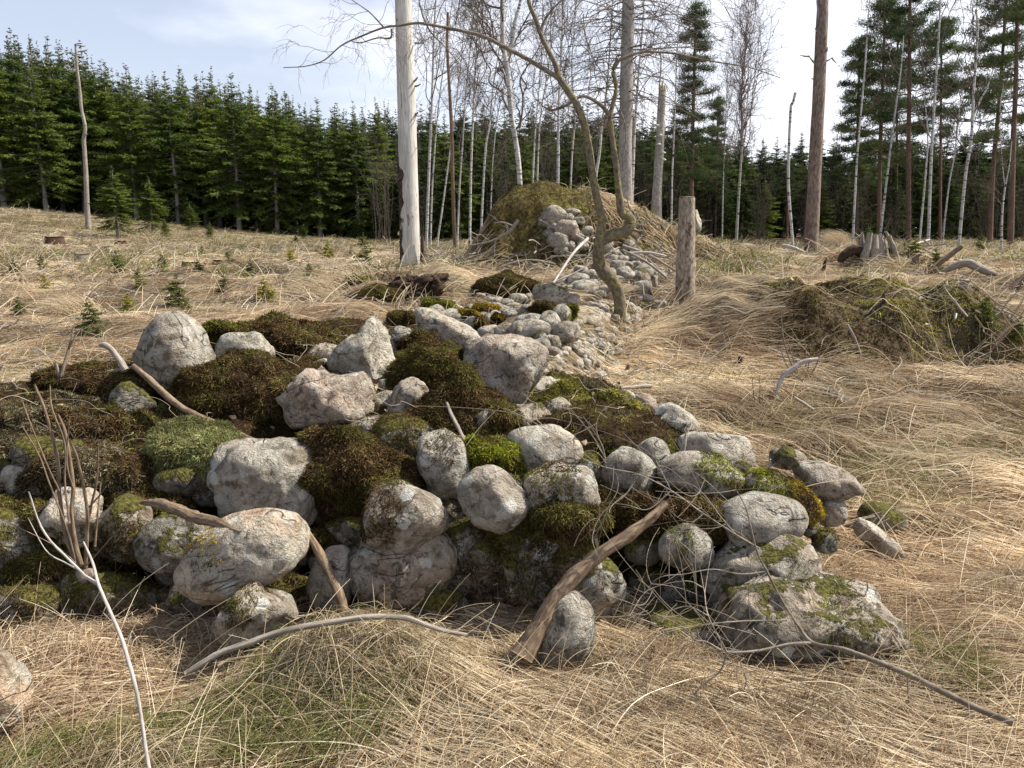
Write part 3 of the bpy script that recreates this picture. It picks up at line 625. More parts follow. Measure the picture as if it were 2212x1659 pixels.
# moss cushions: px, py, w, h, Y, kind, label
cushions = [
 (1130, 1150, 150, 110, 3.25, 'brown', 'brown hanging moss between the wedge shaped boulder and the mossy ledge', 8000),
 (640, 1010, 70, 120, 3.75, 'brown', 'dark moss filling the crack beside the blocky grey boulder', 4000),
 (480, 1070, 110, 90, 3.6, 'brown', 'dark moss clump left of the blocky grey boulder', 5000),
 (330, 1200, 110, 110, 3.4, 'olive', 'shaded olive moss behind the dark boulder under the broken branch', 5000),
 (100, 1210, 200, 120, 3.3, 'olive', 'olive moss hanging behind the feet of the upright shoots', 8000),
 (250, 930, 250, 90, 4.0, 'brown', 'dark brown moss rim under the shaded cavity', 9000),
 (850, 985, 100, 110, 3.7, 'brown', 'brown moss bridge beside the moss wrapped boulder', 5000),
 (1330, 1090, 140, 80, 3.4, 'brown', 'dark root mat between the slanting pale boulder and the log top', 6000),
 (1260, 1010, 90, 70, 3.75, 'brown', 'brown moss hollow behind the pale oval boulder', 4000),
 (1460, 1060, 120, 60, 3.45, 'brown', 'brown moss strip under the domed boulder', 4000),
 (700, 800, 110, 60, 4.6, 'brown', 'brown heath behind the rough pinkish boulder', 4000),
 (600, 735, 290, 90, 5.2, 'brown', 'wide dark brown heath cushion along the crest behind the pale pointed boulder', 9000),
 (475, 712, 60, 26, 5.0, 'lime', 'small yellow green moss cushion on the crest beside the egg shaped boulder', 1500),
 (560, 845, 260, 130, 4.2, 'brown', 'dark brown moss cushion between the egg shaped and the rough pinkish boulder', 11000),
 (415, 985, 205, 175, 3.62, 'green', 'bright green moss cushion like a dome above the blocky grey boulder', 16000),
 (930, 795, 170, 120, 4.45, 'olive', 'golden brown moss cushion below the long sloping slab', 9000),
 (1000, 900, 230, 150, 3.95, 'brown', 'thick brown moss cushion in front of the craggy pink boulder', 14000),
 (770, 1020, 210, 150, 3.45, 'brown', 'brown wiry moss cushion beside the blocky grey boulder', 14000),
 (1285, 875, 175, 95, 4.2, 'moor', 'sunlit yellow moss cushion spreading over the back of the pile', 11000),
 (1335, 942, 190, 80, 3.9, 'moor', 'green and brown moss cushion behind the small smooth round boulder', 9000),
 (1070, 985, 130, 90, 3.5, 'lime', 'grassy green moss tuft between the upright and the pale oval boulder', 6000),
 (95, 920, 330, 130, 3.95, 'sage', 'grey brown tangle of moss near the frame edge on the west shoulder', 12000),
 (210, 830, 230, 90, 4.4, 'brown', 'dark moss bank under the dead sticks at the west end', 9000),
 (200, 1010, 250, 110, 3.6, 'sage', 'grey brown mossy shelf behind the upright shoots', 10000),
 (1440, 1105, 230, 90, 3.35, 'brown', 'overhanging brown root mat below the domed boulder', 11000),
 (1190, 1118, 190, 80, 3.15, 'olive', 'mossy ledge in front of the pinkish capped boulder', 8000),
 (330, 1075, 150, 60, 3.45, 'brown', 'brown moss shelf carrying the thick broken branch', 5000),
 (60, 1100, 170, 90, 3.4, 'olive', 'olive moss cushion in the corner below the pale frame edge stone', 5000),
 (700, 1180, 60, 60, 3.3, 'brown', 'small brown moss clump in the gap beside the bright elongated boulder', 2000),
 (1100, 620, 130, 52, 8.6, 'olive', 'brown and yellow moss cushion on the crest of the long heap', 5000),
 (875, 683, 50, 34, 6.9, 'olive', 'round green moss cushion at the near end of the long heap', 2000),
 (945, 657, 60, 30, 7.3, 'lime', 'flat yellow moss cushion on the near end of the long heap', 2000),
 (1010, 680, 44, 26, 7.1, 'gold', 'golden moss cushion among the small pale stones', 1800),
 (1040, 668, 60, 26, 7.4, 'gold', 'long golden moss cushion running between the small stones', 2200),
 (1038, 700, 22, 26, 6.9, 'gold', 'tiny golden moss ball between two round stones', 900),
 (1075, 692, 30, 26, 7.1, 'gold', 'golden brown moss cushion on a small leaning stone', 1200),
 (1232, 668, 28, 26, 7.9, 'lime', 'bright yellow moss ball at the edge of the combed straw', 1500),
 (1175, 665, 46, 30, 7.6, 'brown', 'brown moss wig on the flank of the long heap', 1800),
 (905, 752, 90, 60, 5.1, 'brown', 'dark moss cushion under the upper end of the sloping slab', 3500),
 (815, 636, 110, 34, 9.0, 'olive', 'green moss cushion on the root bank before the pale snag', 3500),
 (770, 605, 50, 20, 10.8, 'lime', 'yellow green moss hump behind the root bank', 1200)]
for i, (x, y, w, h, Y, kind, lab, cnt) in enumerate(cushions):
    if Y > 6.5: Y = float(G(x, y + h * .35, .03 if y < 630 or x < 860 or x > 1240 else .15, 5.5)[1])
    t = dep(y, Y) / F; c = P(x, y + h * .12, Y); v, f = rock(w * t * 1.3, h * t * 1.2, max(w, h) * t * .8, (i * 53) % 17 - 8, 'round', 900 + i, 4)
    dn = v / (np.linalg.norm(v, axis=1, keepdims=True) + 1e-9)
    v = v + dn * (.12 * h * t * fbm(v / (h * t) * 3.5 + i, 3, 4) + .38 * h * t * fbm(v / (h * t) * 1.4 + i, 7, 2))[:, None]
    e = empty('moss_cushion', tuple(c)); tag(e, lab, 'moss', 'moss cushions on the stones')
    link('moss_bed', mesh('moss_bed', v, f, M_FILL), e)
    r = np.random.default_rng(i + 40); p, nn = sample(v, f, int(cnt * 4), r)
    k = (nn[:, 1] < .5) | (nn[:, 2] > .3)
    fronds('fronds', p[k], nn[k], r, kind, .0135 if Y < 5 else .016, .0015 if Y < 5 else .0024, e, droop=.35)
# moss over the pile bed
r = np.random.default_rng(5)
p, nn = sample(bv, bf, 330000, r); nn[nn[:, 2] < 0] *= -1
q = fbm(p * 2.3, 50, 3); ok = (p[:, 2] > T(p[:, 0], p[:, 1]) + .02)
for kind, sel in (('brown', q < .05), ('olive', (q >= .05) & (q < .16)), ('lime', (q >= .16) & (q < .3)), ('sage', q >= .3)):
    k = sel & ok; o = fronds('heath_moss', p[k], nn[k], r, kind, .017, .0015, None, droop=.4); tag(o, 'matted %s moss and dead heath covering the bed of the stone pile' % kind, None, kind='stuff')
# moss on the mounds
p, nn = sample(mv, mf, 60000, r); k = MND(p[:, 0], p[:, 1]) > .05; p, nn = p[k], nn[k]; nn[nn[:, 2] < 0] *= -1
q = fbm(p * 1.9, 52, 4) + .22 * ss((p[:, 2] - 1.9) / .4)
for kind, sel in (('brown', q < .02), ('sage', (q >= .02) & (q < .2)), ('olive', (q >= .2) & (q < .3)), ('moor', q >= .3)):
    o = fronds('mound_moss', p[sel], nn[sel], r, kind, .03, .0035, None, droop=.5); tag(o, '%s moss and withered fern clothing the big mound' % kind, None, kind='stuff')
x = r.uniform(1.3, 6, 170000); y = r.uniform(6.6, 10.8, 170000); e_ = .05
hh = T(x, y) - np.interp(y, _TY, _TZ); z = T(x, y)
q = n2(x, y, 2.3, 71, 4) + .5 * np.clip(hh, 0, .5) - .05; k = (hh > .11)
nn = np.stack([-(T(x + e_, y) - z) / e_, -(T(x, y + e_) - z) / e_, np.ones_like(x)], -1); nn /= np.linalg.norm(nn, axis=1, keepdims=True)
pp = np.stack([x, y, z], -1)
for kind, sel in (('brown', q < .0), ('sage', (q >= .0) & (q < .08)), ('olive', (q >= .08) & (q < .12)), ('moor', q >= .12)):
    s = k & sel; o = fronds('bank_moss', pp[s], nn[s], r, kind, .02, .003, None, droop=.6); tag(o, '%s moss and dead fern on the low earth bank east of the heap' % kind, None, kind='stuff')

# ------------------------------------------------------------------ trees
def rotv(d, axis, a):
    axis = axis / np.linalg.norm(axis); return d * cos(a) + np.cross(axis, d) * sin(a) + axis * np.dot(axis, d) * (1 - cos(a))
def spruce_mesh(r, H, R, z0=.08, step=.21, whorl=7, low_sparse=.35, k_s=9, fine=1.0):
    Q = []; C = []
    nz_ = int(H / step)
    for iz in range(nz_):
        z = H * z0 + (H * (1 - z0)) * (iz + r.random()) / nz_; s = z / H
        L0 = R * (min(1, (1 - s) * 2.1) ** 1.15 * (.72 + .3 * (1 - s)) + .03) * min(1, .6 + s * 1.8)
        sparse = s < low_sparse
        n = int(whorl * (.45 if sparse else 1)) + 1; a0 = r.random() * 6.28
        for j in range(n):
            if r.random() < .12: continue
            a = a0 + j * 2 * pi / n + r.normal() * .3; L = L0 * (.42 + .75 * r.random())
            zb, z = z, z + r.normal() * .5 * step
            L = max(L, .05 * fine)
            if s > .88 and j > 3: continue
            d = np.array([cos(a), sin(a), 0]); side = np.array([-sin(a), cos(a), 0])
            up = .95 * s - .52 + r.normal() * .09
            ks = max(3, int(k_s * min(1, L / R * 1.8)))
            t = np.linspace(.12 if s > .5 else .25, 1, ks)
            ctr = np.array([0, 0, z]) + d * (L * t)[:, None] + np.array([0, 0, 1.]) * (L * (up * t - .22 * t ** 2 + .16 * t ** 4))[:, None]
            C.append(np.vstack([[0, 0, z], ctr[[ks // 2, -1]]])); z = zb
            for sg in (-1, 1, 0):
                l = (.10 * fine + .30 * L * (1 - .65 * t)) * (.7 + .6 * r.random(ks)); l = np.minimum(l, .43 * fine) * (1 if s < .8 else 1 - (s - .8) * 3)
                if sg == 0: dr = np.broadcast_to(d, (ks, 3)) + r.normal(size=(ks, 3)) * .15 + np.array([0, 0, -.12]); l = l * .8
                else: dr = d * .75 + sg * side * (.9 + .25 * r.random((ks, 1))) + np.array([0, 0, -.32]) + r.normal(size=(ks, 3)) * .16
                dr = dr / np.linalg.norm(dr, axis=1, keepdims=True)
                for e in range(4):
                    o = ctr + dr * (l * (e * .22))[:, None]; ll = l * (1 - e * .2)
                    d2 = dr + r.normal(size=(ks, 3)) * .28; d2 /= np.linalg.norm(d2, axis=1, keepdims=True)
                    w = np.cross(d2, np.array([0, 0, 1.]) + r.normal(size=(ks, 3)) * .5); w /= np.linalg.norm(w, axis=1, keepdims=True) + 1e-9
                    ww = (.018 * fine + .036 * ll)[:, None] * (.7 + .6 * r.random((ks, 1)))
                    Q.append(np.stack([o, o + d2 * (ll * .45)[:, None] + w * ww, o + d2 * ll[:, None], o + d2 * (ll * .5)[:, None] - w * ww], 1))
    v = np.concatenate(Q); f = np.arange(len(v) * 4).reshape(-1, 4)
    return v.reshape(-1, 3), f, C
def trunk_part(H, r0, r, lean=0, z1=1.0, sides=7):
    z = np.linspace(-.3, H * z1, 12); w = np.cumsum(r.normal(size=(12, 2)) * .012 * H / 10, 0)
    p = np.stack([w[:, 0], w[:, 1], z], 1); rad = r0 * (1 - np.clip(z, 0, H) / H) ** .9 + .006; rad[0:2] *= 1.25
    return tubes(p[None], rad[None], sides)
rt = np.random.default_rng(21)
SPR = []
for i in range(8):
    H = 9.0; dense = i < 5
    v, f, C = spruce_mesh(rt, H, 1.75 + .4 * rt.random(), .07 if i % 2 else .14, .24, 7, .2 + .25 * rt.random(), 11)
    crown = mesh('crown', v, f, NE_SPRUCE, False); cd = mesh('crown', v, f, NE_SHADE, False)
    tv, tf = trunk_part(H, .11, rt); C3 = np.array(C)
    bv_, bf_ = tubes(C3, np.array([[.018, .01, .004]]), 3, len(tv))
    trunk = mesh('trunk', np.vstack([tv, bv_]), np.vstack([tf, bf_]), W_SPRUCE)
    SPR.append((crown, cd, trunk))
def plant_spruce(px, Y, top, label, group, dark=False, k=None, base=None, wide=1.0, rot=None):
    X = float(P(px, 480, Y)[0]); z = float(T(X, Y)) - .05
    Ht = float(P(px, top, Y)[2]) - z; i = (k if k is not None else int(rt.integers(8)))
    e = empty('spruce_tree', (X, Y, z)); s = Ht / 9.0; e.scale = (s * wide, s * wide, s); e.rotation_euler = (rt.normal() * .012, rt.normal() * .012, rt.random() * 6.28 if rot is None else rot)
    link('trunk', SPR[i][2], e); link('crown', SPR[i][1 if dark else 0], e); tag(e, label, 'spruce', group)
_SX = [-150, 0, 57, 138, 210, 253, 300, 350, 407, 470, 540, 600, 635, 700, 845, 950, 1000, 1150, 1250, 1400, 1490, 1560, 1628, 1700, 1800, 1900, 2000, 2100, 2212, 2400]
_SY = [20, 45, 50, 68, 88, 118, 130, 150, 138, 142, 165, 172, 188, 212, 208, 218, 205, 208, 205, 218, 235, 262, 290, 282, 285, 272, 262, 268, 255, 250]
edge = [(12, 70, 43), (62, 52, 45), (103, 120, 43.5), (187, 105, 46), (140, 70, 48), (213, 82, 47), (253, 120, 47), (296, 130, 43), (330, 165, 45), (355, 155, 47), (387, 148, 43), (407, 135, 48),
        (445, 175, 46), (475, 138, 47), (517, 150, 43), (556, 182, 46), (598, 172, 43), (640, 190, 46), (690, 205, 43.5), (735, 215, 45), (775, 212, 44), (815, 205, 46)]
for i, (px, top, Y) in enumerate(edge):
    plant_spruce(px, Y, top + 8, 'sunlit spruce on the plantation edge, number %s from the frame edge inwards' % ('first second third fourth fifth sixth seventh eighth ninth tenth eleventh twelfth thirteenth fourteenth fifteenth sixteenth seventeenth eighteenth nineteenth twentieth twenty-first twenty-second'.split()[sorted([e[0] for e in edge]).index(px)]), 'spruces on the plantation edge', wide=1.12)
for row, (Y, stp) in enumerate(((49, 27), (53, 24), (57, 23), (62, 24))):
    for kk, px in enumerate(np.arange(-120 + row * 9, 860, stp)):
        x = px + rt.normal() * 5; top = np.interp(x, _SX, _SY) + 22 + 34 * rt.random() ** 1.3 - 3 * row
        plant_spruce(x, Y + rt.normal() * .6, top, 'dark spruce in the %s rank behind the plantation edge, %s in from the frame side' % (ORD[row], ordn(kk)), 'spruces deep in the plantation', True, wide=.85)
for row, (Y, stp, dy) in enumerate(((40, 52, 75), (46, 40, 35), (52, 30, 12), (58, 30, 0))):
    for kk, px in enumerate(np.arange(880 + row * 13, 2330, stp)):
        x = px + rt.normal() * 9; top = np.interp(x, _SX, _SY) + dy + 26 * rt.random()
        if row == 0 and rt.random() < .12: continue
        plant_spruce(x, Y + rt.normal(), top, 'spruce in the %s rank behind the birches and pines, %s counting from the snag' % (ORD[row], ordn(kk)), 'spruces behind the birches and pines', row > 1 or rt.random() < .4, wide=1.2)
for px, top, base, lab in ((254, 362, 515, 'lone young spruce standing forward before the dark plantation edge'), (413, 440, 500, 'knee high spruce below the plantation edge with a bare stem'),
        (358, 472, 515, 'low bushy spruce like a green ball at the plantation edge'), (455, 478, 518, 'small dark spruce seedling before the plantation edge'),
        (657, 483, 520, 'little pine like seedling before the shaded plantation'), (640, 505, 530, 'flat dark juniper like spruce bush before the plantation'), (330, 385, 505, 'slender young spruce close under the edge trees'),
        (1575, 440, 520, 'low spreading spruce behind the sawn stump post'), (1870, 485, 560, 'bright young spruce beside the old split stump')):
    X, Y, z = G(px, base, 0); t = dep(base, Y) / F
    i = int(rt.integers(8)); e = empty('young_spruce', (X, Y, z)); s = (base - top) * t / 9.0; e.scale = (s * 1.45, s * 1.45, s); e.rotation_euler = (0, 0, rt.random() * 6.28)
    link('trunk', SPR[i][2], e); link('crown', SPR[i][0], e); tag(e, lab, 'spruce', 'young spruces before the forest')

# pines
def pine_mesh(r, H, z0, R, nb=30):
    Q = []; C = []
    for b in range(nb):
        s = (b + r.random()) / nb; z = H * (z0 + (1 - z0) * s); L = R * (1 - s ** 2.2 * .75) * (.5 + .6 * r.random()); a = b * 2.4 + r.normal() * .3
        d = np.array([cos(a), sin(a), 0]); tt = np.linspace(0, 1, 5)
        br = np.array([0, 0, z]) + d * (L * tt)[:, None] + np.array([0, 0, 1]) * (L * (.25 * tt * (s + .2) + .12 * tt ** 3 - .18 * tt * (1 - s)))[:, None] + np.cumsum(r.normal(size=(5, 3)) * .05 * L, 0) * (tt > 0)[:, None]
        C.append(br)
        for c in range(7):
            ct = br[-1] + (br[2] - br[-1]) * r.random() ** 1.3 + r.normal(size=3) * np.array([.34, .34, .15]) * max(.5, L * .45)
            C.append(np.linspace(br[3], ct, 5))
            n = 95; dr = r.normal(size=(n, 3)) + np.array([0, 0, .7]); dr /= np.linalg.norm(dr, axis=1, keepdims=True)
            o = ct + r.normal(size=(n, 3)) * np.array([.21, .21, .08]); l = .10 + .12 * r.random(n)
            w = np.cross(dr, r.normal(size=(n, 3))); w /= np.linalg.norm(w, axis=1, keepdims=True)
            Q.append(np.stack([o - w * .018, o + dr * l[:, None], o + w * .018 + dr * .02], 1))
    v = np.concatenate(Q); return v.reshape(-1, 3), np.arange(len(v) * 3).reshape(-1, 3), np.array(C)
PIN = []
for i in range(4):
    v, f, C = pine_mesh(rt, 12.0, [.35, .45, .5, .3][i], [2.0, 2.3, 1.9, 1.6][i], [34, 32, 26, 40][i])
    PIN.append((mesh('crown', v, f, NE_PINE, False), C))
def tree_from(poly_px, Y, r0, r1, m, k=30, sides=8, rough=.05, to_ground=True):
    """trunk through picture points at distance Y, its foot brought down to the ground"""
    pts = P([p[0] for p in poly_px], [p[1] for p in poly_px], Y)
    if to_ground:
        g = pts[0].copy(); g[2] = float(TF(g[0], g[1])) - .15
        if g[2] < pts[0][2] - .02: pts = np.vstack([g, pts])
        else: pts[0][2] = g[2]
    t = np.linspace(0, 1, len(pts)); return pts, r0 + (r1 - r0) * t
def pine(px_poly, Y, H_top, R, k, label, m=W_RED, r0=.13, r1=.04, zs=1.0):
    pts, rad = tree_from(px_poly, Y, r0, r1, m); base = pts[0] + np.array([0, 0, .15])
    e = empty('pine_tree', tuple(base)); tag(e, label, 'pine', 'pines of the mixed wood')
    top = pts[-1]; Ht = top[2] - base[2]
    put('trunk', limb(pts - base, rad, 26, 8, .05, 3), m, e)
    c = link('crown', PIN[k][0], e); s = Ht / 12.0; c.scale = (s * R * .88, s * R * .88, s); dx = (top - base)
    # shear-free lean: tilt the crown along the trunk
    c.rotation_euler = Vector((dx[0], dx[1], dx[2])).to_track_quat('Z', 'Y').to_euler()
    bb = link('branches', None, e) if False else None
    v, q = tubes(PIN[k][1], np.array([[.035, .025, .018, .012, .006]]), 4); me = mesh('branches', v, q, W_RED)
    b = link('branches', me, e); b.scale = c.scale; b.rotation_euler = c.rotation_euler
pine([(1492, 505), (1494, 400), (1499, 180), (1503, 18)], 34, 18, 1.05, 3, 'solitary pine with open tufted crown behind the sawn stump post')
pine([(1898, 505), (1902, 300), (1908, 150), (1912, 5)], 33, 0, 1.1, 0, 'dark pine with wide crown between two white birches', r0=.11)
pine([(1962, 522), (1963, 300), (1965, 100), (1966, -45)], 31, 0, 1.1, 1, 'tall pine with rust red straight trunk left of a white birch')
pine([(1850, 505), (1852, 300), (1858, 90)], 36, 0, 1.15, 3, 'lower pine with bushy crown just behind a slender birch', r0=.10)
pine([(2138, 510), (2145, 366), (2160, 200), (2176, -40)], 31, 0, 1.15, 0, 'leaning pine with dark layered crown near the frame edge')
pine([(2182, 530), (2188, 333), (2195, 150), (2200, -90)], 28, 0, 1.1, 1, 'thick brown pine nearest the frame edge with high crown', r0=.14)
pine([(2030, 510), (2032, 320), (2034, 40)], 38, 0, 1.1, 2, 'pine seen behind the tall white birch with a shaded crown', r0=.10)
pine([(1935, 505), (1937, 320), (1940, 25)], 39, 0, 1.1, 0, 'hindmost pine whose crown fills the gap between two others', r0=.10)
pine([(1700, 510), (1701, 420), (1703, 345)], 44, 0, 1.3, 2, 'short dark pine far behind the tall bare pine', r0=.09)
pine([(1545, 505), (1548, 380), (1552, 215)], 40, 0, .8, 3, 'slim pine with sparse foliage behind the solitary one', r0=.07)

# bare broadleaved crowns
def twigs(r, trunk, rad, n1, L1, up=.5, spread=1.0, start=.35, lev=3, tip=.002, hang=0.0, dens=1.0, zdir=None):
    """branch skeletons of increasing fineness growing from a trunk polyline; returns list per level of (pts (k,3), r0)"""
    K = 7; tp, tr = resample(trunk, 60, rad); out = [[], [], []]
    def grow(p, d, L, r0, l):
        s = np.linspace(0, 1, K); w = np.cumsum(r.normal(size=(K, 3)) * .07 * L, 0); w -= w[0]
        b = d / np.linalg.norm(d); pts = p + b * (L * s)[:, None] + np.array([0, 0, 1]) * (L * ((up * .5) * s ** 2 if l == 0 else -hang * s ** 2))[:, None] + w
        out[min(l, 2)].append((pts, r0))
        if l + 1 < lev:
            m = max(2, int((9 if l == 0 else 6) * dens * (.6 + .8 * r.random())))
            for _ in range(m):
                i = r.integers(1, K); tdir = pts[i] - pts[i - 1]; tdir /= np.linalg.norm(tdir) + 1e-9
                dd = tdir + r.normal(size=3) * .5; grow(pts[i], dd, L * (.35 + .3 * r.random()) * (1.2 - .5 * i / K), r0 * .5, l + 1)
    for j in range(n1):
        i = int((start + (1 - start) * (j + r.random()) / n1) * 59); a = r.random() * 6.28; q = i / 59
        tdir = tp[min(i + 1, 59)] - tp[max(i - 1, 0)]; tdir /= np.linalg.norm(tdir)
        d = np.array([cos(a), sin(a), 0]) * spread + tdir * up + r.normal(size=3) * .1
        grow(tp[i], d, L1 * (1.15 - .6 * q) * (.6 + .6 * r.random()), tr[i] * .45, 0)
    return out
def hairs(name, lv, m, tint, parent, base, rmin, taper=.35, stuff=False):
    pts = np.array([p for p, _ in lv]); r0 = np.maximum(np.array([q for _, q in lv]), rmin)
    k = pts.shape[1]; n = len(pts); c = np.array(tint) * (.7 + .6 * rt.random((n, 1)))
    return hair(name, pts - np.array(base), r0[:, None] * np.linspace(1, taper, k)[None], m, c, parent)
BT = (.125, .10, .082); GT = (.16, .14, .12)
def birch(poly, Y, w, label, name='birch_tree', m=W_BIRCH, n1=16, L1=2.2, cat='birch', group='birches of the mixed wood', lev=3, start=.4, tint=BT, hang=.1, w1=None, dens=1.0, spread=.7, fork=None, up=.8):
    t = dep(300, Y) / F; w = w * .82; r0 = w * t / 2; r1 = (w1 if w1 is not None else w * .3) * t / 2
    pts, rad = tree_from(poly, Y, r0, r1, m); base = pts[0] + np.array([0, 0, .15])
    e = empty(name, tuple(base)); tag(e, label, cat, group)
    parts = [limb(pts - base, rad, 40, 8, .06, int(poly[0][0]))]
    if fork:
        fp = P([p[0] for p in fork], [p[1] for p in fork], Y + .2); parts.append(limb(fp - base, np.linspace(r1 * 1.3, r1 * .5, len(fp)), 20, 7, .05, 4))
    put('trunk', parts, m, e)
    if n1:
        lv = twigs(rt, pts, rad, int(n1 * 1.0), L1, up=up, start=start, lev=lev, hang=hang, dens=dens, spread=spread)
        hairs('limbs', lv[0], M_TWIGHAIR, tint, e, base, .0055)
        if lev > 1: hairs('twigs', lv[1] + lv[2], M_TWIGHAIR, tint, e, base, .0028)
    return e
birch([(921, 527), (928, 333), (933, 217), (938, 60), (945, -60), (950, -260)], 24, 9, 'white birch nearest the pale snag with a straight trunk', L1=3.0, n1=16)
birch([(930, 525), (934, 400), (945, 250), (960, 130), (985, -60)], 27, 6, 'thin birch leaning outwards just beside the birch nearest the snag', L1=2.5, n1=12)
birch([(945, 523), (957, 440), (971, 333), (985, 230), (1000, 90), (1012, -100)], 26, 6, 'slanting birch crossing behind the broken brown snag', L1=2.6, n1=14)
birch([(988, 525), (993, 400), (1000, 300), (1008, 180), (1025, 30), (1035, -90)], 28, 6, 'thin birch just behind the broken brown snag', L1=2.6, n1=14)
birch([(1015, 512), (1018, 350), (1026, 167), (1033, 27), (1038, -150)], 25, 8, 'slender white birch with dark bands and fine upright twigs', L1=2.8)
birch([(1038, 527), (1048, 333), (1058, 267), (1066, 183), (1082, 80), (1095, -60)], 24, 7, 'white birch leaning slightly towards the mossy mound', L1=2.6)
birch([(1058, 520), (1062, 400), (1066, 330), (1075, 250), (1095, 150)], 29, 5, 'thin grey birch between the leaning birch and the thick forked one', L1=2.0, n1=12)
birch([(1124, 425), (1118, 333), (1105, 250), (1098, 167), (1089, 110), (1086, 67), (1085, 0), (1080, -120)], 21, 14, 'thick forked white birch rising behind the mossy mound', L1=2.6, n1=12, fork=[(1094, 120), (1105, 95), (1112, 50), (1125, 0), (1140, -90)], w1=9)
birch([(1205, 420), (1206, 300), (1208, 200), (1215, 60), (1218, -80)], 23, 10, 'white birch right behind the top of the mossy mound', L1=2.4, n1=14)
birch([(1150, 420), (1155, 300), (1160, 240), (1170, 120), (1172, -20)], 28, 6, 'dim grey birch behind the mound beside the thick forked one', L1=2.4, n1=14)
birch([(1160, 420), (1163, 320), (1168, 250), (1185, 140), (1200, 20)], 30, 6, 'second dim grey birch in the pair behind the mound', L1=2.4, n1=14)
birch([(1284, 412), (1295, 330), (1300, 270), (1312, 180), (1320, 60), (1328, -80)], 24, 9, 'white birch visible between the two stems of the crooked tree', L1=2.4, n1=14)
birch([(1232, 420), (1236, 330), (1242, 250), (1235, 150), (1245, 0)], 30, 6, 'dark stemmed birch behind the curve of the crooked tree', L1=2.4, n1=16)
birch([(1365, 430), (1370, 300), (1378, 180), (1388, 60), (1395, -80)], 23, 10, 'birch half hidden behind the grey spruce trunk', L1=2.6, n1=14)
birch([(1450, 500), (1452, 380), (1458, 250), (1462, 120), (1470, 30)], 30, 6, 'thin birch between the broken birch stub and the solitary pine', L1=2.2, n1=16)
birch([(1842, 515), (1847, 420), (1852, 333), (1868, 150), (1874, 60), (1880, -20)], 24, 8, 'slender white birch leaning in front of the bushy pine', L1=1.8, n1=9, dens=.7)
birch([(1903, 495), (1918, 367), (1935, 233), (1946, 150), (1952, 77)], 27, 8, 'crooked white birch leaning across the dark pine trunks', L1=1.6, n1=8, dens=.7)
birch([(2005, 522), (2012, 333), (2022, 167), (2030, 33), (2032, -60)], 23, 10, 'tall thick white birch with a split crown among the pines', L1=1.8, n1=11, dens=.8, fork=[(2026, 80), (2032, 40), (2048, 0), (2060, -60)])
birch([(1988, 502), (2000, 367), (2004, 290), (1996, 200)], 25, 7, 'short birch leaning on the tall thick white one', L1=1.2, n1=6, dens=.6)
birch([(2038, 502), (2050, 400), (2062, 333), (2070, 260), (2078, 190)], 27, 6, 'thin shaded birch with a kinked stem', L1=1.2, n1=7)
birch([(2072, 522), (2085, 383), (2098, 300), (2102, 217), (2108, 130), (2112, 60), (2108, 20)], 24, 9, 'bent grey birch with forked branches before the leaning pine', L1=1.8, n1=10, w1=4, fork=[(2100, 255), (2118, 215), (2132, 190), (2145, 150)])
birch([(2163, 549), (2165, 460), (2172, 400), (2180, 360), (2186, 300)], 22, 7, 'pale forked birch closest to the frame edge', L1=1.2, n1=6, fork=[(2171, 405), (2165, 350), (2160, 240), (2168, 180)])
birch([(1593, 470), (1597, 400), (1603, 300), (1602, 200), (1608, 130), (1612, 60), (1615, 32)], 36, 8, 'slim bare birch with an upright feathery crown against the bright sky', L1=2.6, n1=34, start=.35, up=1.7, spread=.55, w1=2, dens=1.1, tint=(.22, .18, .16))
birch([(1560, 500), (1562, 400), (1568, 250), (1572, 150)], 38, 5, 'faint thin birch between the solitary pine and the feathery birch', L1=2.0, n1=20, up=1.4, spread=.5)
birch([(1712, 525), (1703, 400), (1705, 300), (1709, 227), (1713, 222), (1718, 200)], 21, 8, 'short broken birch stem with a dark splintered tip', 'birch_snag', n1=0, w1=6, cat='snag', group=None)
# bushy bare undergrowth
def shrub(px, base, top, w, label, n=70, tint=GT, Y=None, seed=0, group='bare bushes in the wood edge', lev=2):
    c = G(px, base) if Y is None else P(px, base, Y); Y = c[1]; t = dep(base, Y) / F; H = (base - top) * t; W = w * t; r = np.random.default_rng(int(px) + seed)
    lv1, lv2 = [], []; K = 7; s = np.linspace(0, 1, K)
    for j in range(n):
        a = r.random() * 6.28; lean = r.random() * W * .5; h = H * (.5 + .5 * r.random())
        p = np.stack([cos(a) * lean * s ** 1.4, sin(a) * lean * s ** 1.4, h * s], 1) + np.cumsum(r.normal(size=(K, 3)) * .02 * H, 0) * s[:, None]
        p += np.array([r.normal() * W * .08, r.normal() * W * .08, -.05]); lv1.append((p, .0022 * Y / 10 + .002))
        for _ in range(9 if lev > 1 else 0):
            i = r.integers(2, K); d = r.normal(size=3) * .6 + np.array([0, 0, .6]); L = H * .22 * r.random() + .05 * H
            q = p[i] + d * (L * s)[:, None] + np.cumsum(r.normal(size=(K, 3)) * .05 * L, 0); lv2.append((q, .0012 * Y / 10 + .001))
    e = empty('bare_shrub', tuple(c)); tag(e, label, 'shrub', group)
    hairs('stems', lv1, M_TWIGHAIR, tint, e, (0, 0, 0), .001)
    if lv2: hairs('twigs', lv2, M_TWIGHAIR, tint, e, (0, 0, 0), .001)
